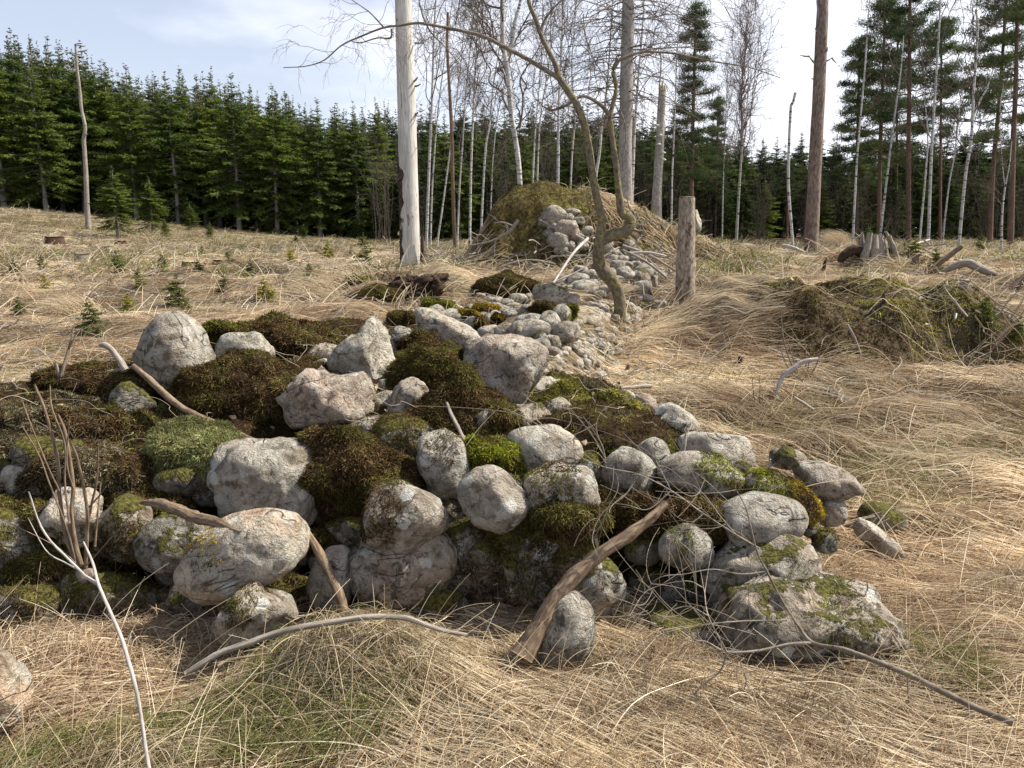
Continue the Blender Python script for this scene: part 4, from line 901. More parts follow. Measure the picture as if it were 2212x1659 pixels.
for i, (px, base, top, w) in enumerate([(830, 520, 250, 110), (905, 528, 330, 120), (1000, 520, 300, 130), (1090, 500, 280, 120), (1180, 450, 240, 120), (1260, 450, 260, 120), (1390, 470, 250, 130), (1450, 500, 230, 110), (1530, 510, 300, 100), (1640, 515, 340, 110), (1740, 515, 330, 110), (1800, 515, 280, 130), (1850, 520, 350, 110), (1930, 520, 380, 110), (2050, 520, 330, 130), (2130, 525, 360, 130), (2200, 530, 300, 120), (1480, 500, 380, 80)]):
    shrub(px, base, top, w, 'bare grey brown bush between trunks of the mixed wood, %s from the snag' % ordn(i), 22, Y=[34, 37, 40][i % 3], group='bare bushes between the trunks', tint=(.10, .085, .07))

# dead standing trunks and the like
def snag(poly, Y, w0, w1, label, name, m, stubs=(), cat='snag', top_m=W_GREY, sides=22, k=90, rough=.05, extra=None, group=None):
    t = dep(300, Y) / F; pts = P([p[0] for p in poly], [p[1] for p in poly], Y); d = np.linspace(0, 1, len(pts))
    g = pts[0].copy(); g[2] = min(g[2], float(TF(g[0], g[1])) - .1)
    if pts[0][2] - g[2] > .01: pts = np.vstack([g, pts]); d = np.r_[0, d]
    if len(pts) > 2 and w0 > 12:
        pts = np.vstack([pts[0], pts[0] + (pts[1] - pts[0]) * min(.3, .22 / np.linalg.norm(pts[1] - pts[0])), pts[1:]]); d = np.r_[d[0], 0.001, d[1:]]
    base = pts[0] * 1.0; rad = (w0 + (w1 - w0) * d) * t / 2; rad[0] *= 1.28
    e = empty(name, tuple(base)); tag(e, label, cat, group); put('trunk', limb(pts - base, rad, k, sides, rough, 5), m, e)
    for (x, y, x2, y2, ww) in stubs:
        a = P(x, y, Y - .02); b = P(x2, y2, Y - .15); mid = (a + b) / 2 + np.array([0, 0, -.01])
        put('branch_stub', limb(np.array([a, mid, b]) - base, np.array([ww, ww * .75, ww * .3]) * t / 2, 8, 7, .15, 3), W_GREY, e)
    return e, base, t
Ys = 13.6
e, b0, t0 = snag([(887, 590), (884, 480), (882, 380), (879, 250), (876, 150), (873, 60), (871, -10), (868, -160)], Ys, 45, 33.5, 'thick barkless white snag standing at the edge of the clearing', 'dead_tree', W_WHITE,
     [(893, 176, 903, 166, 6), (897, 186, 909, 181, 5), (898, 246, 903, 242, 6), (897, 93, 920, 90, 5), (861, 47, 856, 40, 4), (866, 122, 874, 120, 5), (899, 250, 912, 249, 3), (896, 318, 908, 320, 2)], rough=.03)
# strip of bark left on it
cp, cr = resample(P([887, 884.5, 882, 881], [585, 480, 380, 340], Ys), 40, np.array([45.5, 43, 41.2, 40.8]) * t0 / 2)
v = []; nA = 15
for i in range(40):
    lo = pi * 1.05 + .25 * noise(np.array([i * .45, 0, 0]), 3); hi = lo + (.75 + .45 * noise(np.array([i * .3, 7, 0]), 3)) * np.clip(np.sin(pi * (i + .5) / 40) * 2.2, 0, 1)
    for j in range(nA):
        a = lo + (hi - lo) * j / (nA - 1) + .05 * noise(np.array([i * 1.5, j * 1.3, 0]), 9); rr = cr[i] * (1.035 + .05 * noise(np.array([i * .8, j * .9, 2.]), 4) - (.06 if j in (0, nA - 1) else 0))
        v.append(cp[i] + rr * np.array([cos(a), sin(a), 0]))
o = link('bark', mesh('bark', np.array(v) - b0, grid_faces(40, nA), W_DARKBARK), e); sm = o.modifiers.new('thickness', 'SOLIDIFY'); sm.thickness = .02
snag([(983, 532), (979, 440), (976, 300), (972, 210), (966, 100), (967, 60), (967, 27)], 22, 9, 5, 'thin broken snag with brown lower stem and jagged top beside the birches', 'dead_tree', W_BROWN, [(966, 100, 962, 75, 3)], sides=9, k=40, rough=.1)
e, b1, t1 = snag([(1351, 425), (1350, 350), (1352, 260), (1354, 150), (1356, 60), (1358, -20), (1360, -160)], 16.8, 31, 24, 'thick grey spruce trunk with scaly bark and drooping dead branches', 'dead_spruce', W_SPRUCE, [], cat='tree')
lv = []; lv2 = []
for j in range(110):
    y = -60 + 330 * rt.random(); x = 1357 - y * .02; p0 = P(x, y, 16.8); a = rt.random() * 6.28; L = (1.0 + 1.4 * rt.random()) * (1.0 if y < 200 else .5); s = np.linspace(0, 1, 7)
    d = np.array([cos(a), sin(a) * .8, 0]); dr = .45 * rt.random() + .1
    p = p0 + d * (L * s)[:, None] + np.array([0, 0, 1]) * (L * (.12 * s - dr * s ** 1.8))[:, None] + np.cumsum(rt.normal(size=(7, 3)) * .025 * L, 0); lv.append((p, .011))
    for _ in range(9):
        i = rt.integers(2, 7); q = p[i] + (d * .5 + rt.normal(size=3) * .5 + np.array([0, 0, -.35])) * (L * .3 * rt.random() * s)[:, None]; lv2.append((q, .0045))
hairs('dead_branches', lv, M_TWIGHAIR, (.14, .12, .10), e, b1, .008, .3); hairs('dead_twigs', lv2, M_TWIGHAIR, (.14, .12, .10), e, b1, .003)
e, b2, t2 = snag([(1418, 445), (1420, 400), (1425, 320), (1428, 250), (1431, 195)], 18, 23, 15, 'broken grey birch stub with bracket fungi and a snapped top', 'dead_tree', W_SPRUCE, [], rough=.08)
for (x, y) in ((1426, 292), (1433, 330), (1419, 271), (1434, 345), (1423, 312)):
    v, f = rock(.10, .05, .10, 0, 'egg', 3, 2); c = P(x, y, 17.85); put('bracket_fungus', (v + c - b2, f), W_WHITE, e)
put('snapped_top', [limb(P([1431 + a, 1431 + a * 1.4], [198, 186 - h_], 18) - b2, np.array([.05, .008]), 5, 5, .2, a) for a, h_ in ((-4, 6), (0, 12), (4, 4))], W_CUT, e)
e, b3, t3 = snag([(1752, 522), (1757, 430), (1762, 330), (1768, 220), (1772, 120), (1776, 40), (1778, -20), (1782, -150)], 19, 30, 21, 'tall branchless pine with scaly brown trunk standing alone in the clearing', 'pine_tree', W_PINE,
     [(1762, 138, 1748, 122, 5), (1748, 122, 1728, 119, 4), (1784, 132, 1797, 125, 4), (1797, 125, 1808, 137, 4), (1770, 50, 1764, 0, 6), (1766, 70, 1760, 60, 4), (1757, 170, 1752, 169, 3), (1785, 112, 1788, 102, 5)], cat='pine')
e, b4, t4 = snag([(1480, 645), (1481, 560), (1483, 500), (1484, 426)], 10.3, 44, 36, 'chest high stump post of birch sawn flat at the top', 'stump_post', W_POST, [(1486, 482, 1490, 486, 6)], cat='stump', rough=.07)
tp = P(1484, 425.5, 10.3); v, f = rock(36 * t4 * .96, .012, 36 * t4 * .96, 0, 'egg', 4, 3); v[:, 2] = np.clip(v[:, 2], -.004, .004); put('cut_face', (v + tp - b4, f), W_CUT, e)
boulder(1503, 480, 22, 52, 12.2, 'rough pale stone standing right behind the sawn stump post', 'angular', ST_PALE, 0, group='stones in the straw', sub=3)
snag([(193, 530), (188, 440), (186, 380), (183, 330), (181, 300), (184, 275), (176, 235), (172, 190), (166, 140), (163, 95)], 33, 11, 4.5, 'slim grey snag with a crooked stem and one side spike before the plantation', 'dead_tree', W_GREY,
     [(168, 112, 190, 107, 3), (181, 270, 188, 271, 2), (170, 128, 174, 130, 4), (186, 290, 190, 290, 3)], sides=9, k=50, rough=.09)

# crooked tree
Yt = 8.9
main = [(1340, 706), (1336, 640), (1322, 605), (1300, 580), (1293, 550), (1297, 505), (1300, 475), (1290, 430), (1281, 385), (1272, 320), (1262, 270), (1245, 225), (1226, 195), (1208, 168), (1200, 140), (1185, 110), (1168, 75), (1157, 40), (1144, 10), (1135, -40), (1120, -110)]
mw = [26, 24, 30, 28, 24, 20, 18, 17, 16, 15, 15, 14, 14, 12, 10, 10, 9, 9, 8, 7, 6]
tt = dep(450, Yt) / F
mp_ = P([a[0] for a in main], [a[1] for a in main], Yt); bt = mp_[0] - np.array([0, 0, .06])
e = empty('crooked_tree', tuple(bt)); tag(e, 'crooked leafless tree with mossy forked base and long arching branch', 'tree')
put('trunk', limb(mp_ - bt, np.array(mw) * 1.06 * tt / 2, 160, 12, .09, 8), W_LICH, e)
LV = [[], []]
def bough(name, pl, ws, Y=Yt, m=W_BARK, n=0, L=.5, k=90, hang=.3, y2=None):
    YY = np.linspace(Y, y2 if y2 else Y, len(pl)); p = P([a[0] for a in pl], [a[1] for a in pl], YY)
    put(name, limb(p - bt, np.interp(np.linspace(0, 1, len(pl)), np.linspace(0, 1, len(ws)), ws) * 1.15 * tt / 2, k, 8, .1, 4), m, e)
    if n:
        lv = twigs(rt, p, np.full(len(p), .006), n, L, up=.2, start=.05, lev=3, hang=hang, dens=.5, spread=.8)
        LV[0].extend(lv[0]); LV[1].extend(lv[1] + lv[2])
bough('second_stem', [(1297, 522), (1320, 510), (1351, 500), (1362, 485), (1358, 468), (1345, 463), (1338, 427), (1334, 390), (1330, 350), (1324, 310), (1320, 275), (1318, 250), (1324, 225), (1330, 200), (1330, 180), (1325, 155), (1328, 143), (1335, 130)], [20, 22, 18, 13, 10, 9, 8, 8, 8], m=W_LICH, k=120)
bough('arching_branch', [(1208, 170), (1190, 158), (1168, 145), (1135, 125), (1105, 110), (1080, 96), (1055, 83), (1030, 74), (1005, 68), (965, 60), (921, 52), (898, 50), (865, 55), (828, 60), (781, 78), (738, 98), (700, 130), (660, 143), (612, 146)], [9, 8, 7, 6, 5, 4, 2.5, 1.5], n=16, L=.75, hang=.8, y2=8.9)
bough('upper_branch', [(1335, 130), (1355, 123), (1388, 112), (1425, 113), (1455, 115), (1475, 119), (1542, 133), (1608, 143), (1648, 155), (1685, 168)], [7, 5, 4, 3, 2, 1.3], n=8, L=.4, hang=.5)
bough('inner_branch', [(1318, 252), (1303, 232), (1288, 220), (1275, 212), (1261, 208), (1248, 212), (1238, 220)], [8, 7, 5, 4], n=3, L=.3)
bough('twisted_stub', [(1236, 218), (1222, 228), (1205, 235), (1191, 238), (1180, 234)], [6, 5, 4], n=2, L=.25)
bough('twisted_stub', [(1190, 238), (1184, 228), (1178, 226)], [4, 3, 2])
bough('branch', [(1168, 68), (1174, 50), (1181, 37), (1195, 18), (1215, -2), (1230, -30)], [6, 4, 3], n=4, L=.5)
bough('branch', [(1366, 480), (1370, 462), (1360, 450), (1355, 430)], [5, 3, 1.5]); bough('branch', [(1366, 495), (1382, 500), (1390, 498)], [6, 4, 2])
bough('branch', [(828, 58), (800, 28), (775, 10), (745, -10)], [3, 2, 1], n=3, L=.4); bough('branch', [(921, 52), (912, 30), (905, 0), (902, -20)], [3, 2.5, 2], n=1)
bough('branch', [(921, 54), (935, 75), (960, 100), (990, 135), (1000, 155)], [3, 2, 1], n=3, L=.35)
bough('branch', [(846, 62), (845, 80), (835, 83), (815, 82), (780, 92), (760, 90)], [4, 3, 1.5], n=3, L=.3)
bough('branch', [(1425, 114), (1428, 130), (1426, 170), (1424, 195), (1432, 205), (1450, 215), (1478, 240)], [3, 2.5, 2, 1])
bough('branch', [(1340, 240), (1350, 270), (1352, 300), (1345, 350), (1350, 380)], [3, 2, 1], n=3, L=.3)
bough('branch', [(1260, 30), (1262, 60), (1270, 100), (1276, 160), (1270, 200)], [2, 1.6, 1], n=2, L=.3)
hairs('small_branches', LV[0], M_TWIGHAIR, (.13, .10, .075), e, bt, .0028, .3); hairs('twigs', LV[1], M_TWIGHAIR, (.15, .12, .09), e, bt, .0014, .5)

# ------------------------------------------------------------------ dry grass
STR = np.array([(.60, .49, .33), (.50, .38, .24), (.36, .25, .15), (.27, .165, .10), (.56, .50, .40), (.42, .29, .17)])
def TP(x, y):
    """ground or pile, whichever is higher"""
    return np.maximum(TF(x, y), np.where((y > 2.6) & (y < 7.6) & (x > -4) & (x < 2), ZP(x, y), -9))
def flow(x, y):
    a = np.where(y < 3.6, np.interp(x, [-2.2, -1.0, -.55, -.1, .6, 1.1, 1.8, 2.6], [.75, .5, -.15, -.62, -.42, .1, -.35, -.5]), np.interp(x, [-6, -1, 0, .5, 1.5, 3, 6], [.10, .15, -.2, -.9, -.55, -.42, -.35]))
    a = a + .5 * n2(x, y, .7, 91, 2) + .14 * n2(x, y, 1.8, 92, 2) + .22 * n2(x, y, 7, 98, 2)
    return a
def grass(name, x, y, r, L, rad, lift, mat, label, k=8, spread=.25, wild=.08, zf=TF, tone=0.0, pal=STR, ridge=.12):
    n = len(x); a = flow(x, y) + r.normal(size=n) * spread; w = r.random(n) < wild; a[w] = r.random(w.sum()) * 6.28
    l = L * (.45 + .9 * r.random(n)); curl = r.normal(size=n) * .16
    t = np.linspace(0, 1, k)[None]; aa = a[:, None] + curl[:, None] * t
    X = x[:, None] + np.cumsum(np.cos(aa), 1) / k * l[:, None]; Y = y[:, None] + np.cumsum(np.sin(aa), 1) / k * l[:, None]
    hi = lift * (.12 + 1.1 * r.random(n) ** 2.5); hi[w] *= 2.2
    bump = ridge * np.clip(n2(X + Y * .5, Y * 1.7 - X * .4, 1.5, 93, 2) * 1.6 + .3, 0, 1) * (.3 + .7 * r.random((n, 1)))
    pk = r.uniform(.35, .8, n)[:, None]
    arc = (1 - np.exp(-t * 7)) * (1 - (.35 + .6 * pk) * t ** 2)
    Z = zf(X, Y) + .004 + bump * np.clip(t * 4, 0, 1) + hi[:, None] * arc * np.minimum(1, l[:, None] * 3)
    q = n2(x, y, 1.3, 94, 3) * 1.5 + n2(x, y, 5, 95, 2) * .8 + r.normal(size=n) * .35 + tone
    idx = np.clip(((q + 1) / 2 * len(pal)).astype(int), 0, len(pal) - 1); idx = np.where(r.random(n) < .25, r.integers(0, len(pal), n), idx)
    c = pal[len(pal) - 1 - idx] if False else pal[idx]
    c = c * (.75 + .5 * r.random((n, 1))) * (.74 + .5 * ss(.5 + 1.3 * n2(x, y * 1.6, 1.1, 96, 3)))[:, None] * (.88 + .3 * ss(.5 + 1.4 * n2(x, y, 4.5, 97, 2)))[:, None]
    o = hair(name, np.stack([X, Y, Z], -1), rad * np.linspace(1.15, .5, k)[None] * (.6 + .8 * r.random((n, 1))), mat, c)
    tag(o, label, None, kind='stuff'); return o
def frustum(n, y0, y1, r, bias=1.0, margin=.25):
    y = y0 * (y1 / y0) ** (r.random(n) ** bias); x = (r.random(n) * 2 - 1) * (y * .68 + margin); return x, y
rg = np.random.default_rng(99)
PAL = 1.12 * np.array([(.58, .482, .328), (.66, .575, .43), (.47, .378, .25), (.365, .28, .18), (.275, .195, .125), (.20, .13, .085), (.37, .29, .20)])
def keep(x, y, tol=.02, rockside=True):
    k = ~((ZP(x, y) > T(x, y) + tol) & (y > 2.6) & (y < 7.4) & (x > -4) & (x < 1.75))
    cxx = .1 + .28 * (y - 6.5); k &= ~((np.abs(x - cxx - .02) < .42) & (y > 6) & (y < 13.5))
    k &= ~((MND(x, y) > .15) & (x < 1.3))
    hh = T(x, y) - np.interp(y, _TY, _TZ); k &= ~((hh > .09) & (x > 1.6) & (y > 6.3) & (y < 10.8) & (rg.random(len(x)) < .985))
    return k
def scatter(n, y0, y1, bias=1.0, margin=.3):
    x, y = frustum(n, y0, y1, rg, bias, margin); k = keep(x, y); return x[k], y[k]
x, y = scatter(105000, 1.45, 4.2); grass('straw', x, y, rg, .66, .00105, .05, M_STRAW, 'long bleached straw lying combed in the foreground', 9, .2, .05, pal=PAL, ridge=.05)
x = rg.uniform(-.65, .95, 15000); y = rg.uniform(2.02, 2.78, 15000); grass('straw', x, y, rg, .95, .0011, .06, M_STRAW, 'bright bundle of straw swept sideways from the tussock', 10, .07, .01, pal=PAL[[1, 0, 1, 2, 0, 4, 1]] * 1.05, ridge=.06)
x, y = scatter(70000, 1.45, 4.6); grass('straw', x, y, rg, .16, .0009, .05, M_STRAW, 'short tangled dead grass under the long straw', 6, 1.1, .5, pal=PAL * .75)
x, y = scatter(120000, 4.0, 12.5); grass('straw', x, y, rg, .62, .0019, .06, M_STRAW, 'matted dry grass lying in waves over the middle of the clearing', 8, .2, .05, pal=PAL * .95)
x, y = scatter(90000, 11.5, 44, .9, 2); grass('straw', x, y, rg, .5, .0046, .07, M_STRAW, 'pale dry grass over the far part of the clearing', 6, .3, .05, pal=PAL * .95, ridge=.1)
# straw combed down the flank of the long heap and down the bank
x = rg.uniform(.35, 2.6, 34000); y = rg.uniform(6.4, 10.2, 34000); k = (np.abs(x - (.1 + .28 * (y - 6.5)) - 1.05) < .55) & (x < 1.95); x, y = x[k], y[k]
grass('straw', x, y, rg, .7, .0019, .05, M_STRAW, 'long straw combed down from the flank of the long stone heap', 9, .16, .03, pal=PAL, ridge=.04)
# tall tufts leaning over
def tuft(px, py, h, lean, n, label, spreadr=.10, Y=None, pal=PAL, rad=.0022, fan=.25, off=0):
    c = G(px, py, off); t = dep(py, c[1]) / F; H = h * t
    x0 = c[0] + rg.normal(size=n) * spreadr; y0 = c[1] + rg.normal(size=n) * spreadr; s = np.linspace(0, 1, 8)[None]
    a = lean + rg.normal(size=n) * fan; l = H * (.6 + .6 * rg.random(n)); da = rg.random(n) * 6.28; dv = .35 * rg.random(n)
    dx = np.sin(a) ; dz = np.cos(a)
    X = x0[:, None] + (dx * l)[:, None] * s ** .9 + (np.cos(da) * dv * l)[:, None] * s ** 1.5 + (np.sign(lean) * .35 * l)[:, None] * s ** 3
    Yv = y0[:, None] + (np.sin(da) * dv * l)[:, None] * s ** 1.5
    Z = TF(x0, y0)[:, None] - .01 + (dz * l)[:, None] * (s - .35 * s ** 3)
    c_ = pal[rg.integers(0, 5, n)] * (.75 + .5 * rg.random((n, 1)))
    o = hair('grass_tuft', np.stack([X, Yv, Z], -1), rad * np.linspace(1.1, .4, 8)[None] * np.ones((n, 1)), M_STRAW, c_)
    tag(o, label, 'grass tuft', 'grass tufts standing up from the mat')
for a in [(1640, 520, 45, -.7, 260, 'straw tuft leaning over behind the sawn stump post'), (1560, 540, 30, -.8, 200, 'low straw tuft between the sawn stump post and the bare pine'), (1835, 540, 60, -.6, 500, 'big fan of pale straw leaning over the old split stump', .16),
          (1935, 585, 50, -.7, 300, 'straw fan falling down the bank in front of the old split stump', .14), (1450, 470, 40, -.9, 300, 'straw tuft on the shoulder of the mossy mound', .2), (2085, 560, 35, -.6, 260, 'straw tuft between dead logs near the frame edge', .15),
          (190, 685, 70, -.75, 500, 'windblown straw plume in the meadow beside the saplings', .10), (730, 640, 75, -.8, 350, 'wispy straw plume before the root bank of the snag', .25), (800, 560, 40, -.7, 300, 'pale straw tuft beside the foot of the white snag', .15),
          (1800, 830, 45, .9, 900, 'golden tussock of broad dead blades below the earth bank', .16), (1870, 880, 40, 1.0, 900, 'second golden tussock with a green heart', .16), (2040, 900, 40, .9, 1000, 'third golden tussock with long green blades at its foot', .2),
          (1290, 640, 50, .5, 500, 'pale straw hanging over the stones beside the crooked tree', .12), (1200, 800, 24, .5, 120, 'small tuft at the foot of the long heap', .08)]:
    tuft(*a[:6], *(a[6:7] or (.1,)))
# green blades coming through
GP = np.array([(.12, .145, .035), (.17, .19, .05), (.22, .215, .09), (.08, .10, .025), (.30, .26, .13)])
def greens(n, y0, y1, thr, L, rad, label, extra=None):
    x, y = scatter(n, y0, y1); q = n2(x, y, .9, 61, 3) + .3 * n2(x, y, 4, 62, 2)
    if extra is not None: q = q + extra(x, y)
    k = q > thr; x, y = x[k], y[k]; n = len(x); k = 5; s = np.linspace(0, 1, k)[None]
    a = rg.random(n) * 6.28; b = .3 + .6 * rg.random(n); l = L * (.5 + rg.random(n))
    X = x[:, None] + (np.cos(a) * b * l)[:, None] * s ** 1.6; Y = y[:, None] + (np.sin(a) * b * l)[:, None] * s ** 1.6; Z = TP(x, y)[:, None] + l[:, None] * (s - .3 * s ** 2) + .01
    o = hair('green_grass', np.stack([X, Y, Z], -1), rad * np.linspace(1.1, .35, k)[None] * np.ones((n, 1)), M_STRAW, GP[rg.integers(0, 5, n)] * (.7 + .6 * rg.random((n, 1)))); tag(o, label, None, kind='stuff')
gb = lambda cx, cy, r: (lambda x, y: .9 * np.exp(-((x - cx) ** 2 + (y - cy) ** 2) / r ** 2))
greens(110000, 1.5, 4.2, .40, .11, .001, 'fresh green blades growing through the foreground straw', lambda x, y: gb(-.62, 2.5, .33)(x, y) + gb(-1.2, 1.9, .3)(x, y) + gb(1.55, 2.7, .3)(x, y))
greens(60000, 4.2, 12, .22, .09, .0018, 'green grass patches in the matted meadow', lambda x, y: gb(3.6, 5.2, .6)(x, y) + gb(1.6, 6.6, .5)(x, y) + gb(2.3, 6.6, .5)(x, y))
greens(40000, 12, 42, .16, .22, .005, 'green and bilberry growth over the far clearing', lambda x, y: .35 * (y > 30))
# single long stalks standing in the foreground
def stalks(n, y0, y1, L, rad, label):
    x, y = frustum(n, y0, y1, rg); k0 = keep(x, y, .3); x, y = x[k0], y[k0]; n = len(x); s = np.linspace(0, 1, 9)[None]
    a = flow(x, y) + rg.normal(size=n) * 1.2; b = .35 + .8 * rg.random(n); l = L * (.4 + .8 * rg.random(n))
    R_ = (b * l)[:, None] * s ** 1.4; Z = TP(x, y)[:, None] + l[:, None] * (s - .25 * np.minimum(b, 1)[:, None] * s ** 2)
    o = hair('stalks', np.stack([x[:, None] + np.cos(a)[:, None] * R_, y[:, None] + np.sin(a)[:, None] * R_, Z], -1), rad * np.linspace(1.2, .5, 9)[None] * np.ones((n, 1)), M_STRAW, PAL[rg.integers(0, 4, n)] * (.8 + .5 * rg.random((n, 1)))); tag(o, label, None, kind='stuff')
stalks(750, 1.6, 3.0, .34, .0011, 'single pale grass stalks crossing above the foreground mat')
stalks(1500, 3.2, 9, .3, .0018, 'single grass stalks standing in the meadow')
stalks(3000, 9, 40, .4, .004, 'thin dead stems standing in the far meadow')

# dark heather and litter patches in the meadow
x, y = scatter(60000, 8, 42, .9, 2); k = (n2(x, y, .45, 81, 4) + .25 * n2(x, y, 2, 82, 2)) > .14; x, y = x[k], y[k]
grass('heather', x, y, rg, .22, .0045, .12, M_STRAW, 'dark heather and brown litter patches in the far clearing', 5, 1.5, .5, pal=np.array([(.14, .10, .06), (.20, .14, .09), (.09, .065, .04), (.25, .19, .13)]), ridge=.08)
n_ = 2400; x, y = frustum(n_, 6, 40, rg, 1, 1); k = keep(x, y); x, y = x[k], y[k]; n_ = len(x); s = np.linspace(-.5, .5, 6)[None]; a = rg.random(n_) * 6.28; l = .15 + .5 * rg.random(n_)
X = x[:, None] + np.cos(a)[:, None] * l[:, None] * s; Y = y[:, None] + np.sin(a)[:, None] * l[:, None] * s; Z = TF(X, Y) + .06 + .05 * rg.random((n_, 1)) + s * rg.normal(size=(n_, 1)) * .08
o = hair('twig_litter', np.stack([X, Y, Z], -1) + rg.normal(size=(n_, 6, 3)) * .012, (.0025 + .00028 * y)[:, None] * np.ones((1, 6)), M_STRAW, np.array([(.30, .27, .23), (.19, .16, .13), (.38, .35, .31)])[rg.integers(0, 3, n_)]); tag(o, 'broken twigs strewn over the clearing', None, kind='stuff')

W_LITE = wood_material('silvery_bark', [(.22, .19, .17), (.38, .34, .31), (.52, .49, .46)], (12, 12, 4), .5)
# ------------------------------------------------------------------ sticks, logs, stumps, saplings
def stick(pl, ws, label, m=W_BROWN, name='dead_branch', cat='branch', group=None, k=60, sides=9, rough=.12, side=(), sm=None, parent=None):
    """pl: picture points with distances (px, py, Y); ws widths in picture units"""
    pts = np.array([P(a, b, c) for a, b, c in pl]); t = np.array([dep(b, c) / F for a, b, c in pl]); w = np.interp(np.linspace(0, 1, len(pl)), np.linspace(0, 1, len(ws)), ws)
    base = pts[0].copy(); parts = [limb(pts - base, w * t / 2, k, sides, rough, int(pl[0][0]))]
    for s in side:
        q = np.array([P(a, b, c) for a, b, c in s[0]]); tq = dep(s[0][0][1], s[0][0][2]) / F
        parts.append(limb(q - base, np.array([s[1], s[1] * .4]) @ np.array([np.linspace(1, 0, len(q)), np.linspace(0, 1, len(q))]) * tq / 2, 16, 6, .12, 3))
    o = put(name, parts, m, None, tuple(base)); tag(o, label, cat, group); return o
ST = lambda pts, Y0, Y1: [(a, b, Y0 + (Y1 - Y0) * i / (len(pts) - 1)) for i, (a, b) in enumerate(pts)]
stick(ST([(1128, 1420), (1160, 1360), (1200, 1295), (1245, 1240), (1300, 1195), (1360, 1155), (1405, 1120), (1440, 1085)], 2.72, 3.05), [52, 42, 38, 33, 29, 27, 22, 14], 'long barkless log leaning diagonally against the front of the pile', W_BROWN, 'log', 'log', k=110, sides=20, rough=.16)
stick(ST([(745, 1325), (730, 1280), (712, 1240), (690, 1195), (665, 1150), (652, 1125)], 2.85, 3.1), [22, 24, 20, 20, 12, 8], 'dark branch leaning in the black gap beside the bright boulder', W_BROWN, k=60, sides=12)
stick(ST([(305, 1085), (345, 1088), (385, 1102), (430, 1120), (470, 1128), (500, 1142), (520, 1150)], 3.15, 2.85), [10, 22, 26, 24, 22, 18, 6], 'thick broken branch with a splintered end above the bright boulder', W_BROWN, k=70, sides=14, rough=.22)
stick(ST([(215, 745), (228, 746), (243, 758), (258, 778), (272, 800)], 4.15, 4.1), [8, 13, 13, 14, 16], 'hooked grey branch end curling up at the west end of the pile', W_GREY, k=40, sides=10)
stick(ST([(288, 790), (325, 822), (360, 855), (400, 885), (450, 908), (500, 930), (545, 950), (590, 962), (620, 966)], 4.0, 3.6), [12, 15, 14, 13, 12, 9, 5], 'long thin dark branch running down across the heath below the egg shaped boulder', W_BROWN, k=110, sides=9)
stick(ST([(175, 823), (200, 812), (240, 803), (290, 792)], 4.3, 4.3), [16, 15, 10, 6], 'pale rotten stick lying on the moss bank at the west end', W_GREY)
stick(ST([(118, 860), (132, 815), (142, 775), (152, 740), (160, 706)], 4.2, 4.35), [8, 7, 6, 4, 3], 'forked dark twig standing against the meadow at the west end', W_BARK, side=[([(145, 762, 4.3), (158, 735, 4.3), (174, 712, 4.35)], 5), ([(130, 820, 4.2), (150, 817, 4.2), (172, 822, 4.2)], 3)])
stick(ST([(138, 835), (128, 810), (120, 785)], 4.25, 4.25), [11, 8, 5], 'short pale stub beside the forked dark twig', W_GREY)
stick(ST([(55, 850), (70, 820), (87, 795)], 4.4, 4.4), [5, 4, 2], 'small thin twig at the far west end of the pile', W_BARK)
stick(ST([(155, 960), (200, 975), (235, 985), (262, 1000)], 3.75, 3.7), [8, 12, 11, 7], 'pale broken stick lying across the grey brown moss', W_GREY)
stick(ST([(400, 1455), (440, 1430), (480, 1408), (540, 1388), (590, 1370), (650, 1355), (720, 1343), (780, 1334), (830, 1332), (880, 1336), (920, 1350), (970, 1365), (1010, 1372)], 2.43, 2.64), [10, 13, 14, 14, 13, 13, 12, 10, 8], 'long curved pale branch lying over the straw at the foot of the pile', W_GREY, k=120, sides=12, rough=.06)
stick(ST([(470, 1440), (500, 1425), (560, 1415), (600, 1408)], 2.5, 2.6), [8, 7, 5, 3], 'thin stick lying just below the long curved pale branch', W_BROWN)
stick(ST([(965, 870), (975, 895), (988, 920), (1000, 945), (1012, 965)], 3.75, 3.5), [6, 8, 8, 8, 7], 'short pale twig standing upright from the moss', W_GREY)
stick(ST([(180, 1170), (200, 1215), (212, 1260), (235, 1315), (262, 1378), (275, 1420), (292, 1480), (305, 1550), (315, 1620), (326, 1680)], 2.15, 1.9), [4, 6, 7, 8, 9, 8, 8, 8, 8], 'slender silvery sapling stem crossing the foreground straw', W_LITE, 'young_birch', 'sapling', k=120, sides=8, rough=.05,
      side=[([(212, 1262, 2.1), (185, 1245, 2.12), (165, 1225, 2.15), (140, 1200, 2.2), (110, 1170, 2.2), (85, 1130, 2.2), (62, 1062, 2.2)], 8), ([(172, 1232, 2.15), (140, 1215, 2.2), (100, 1190, 2.2), (60, 1118, 2.2)], 4)])
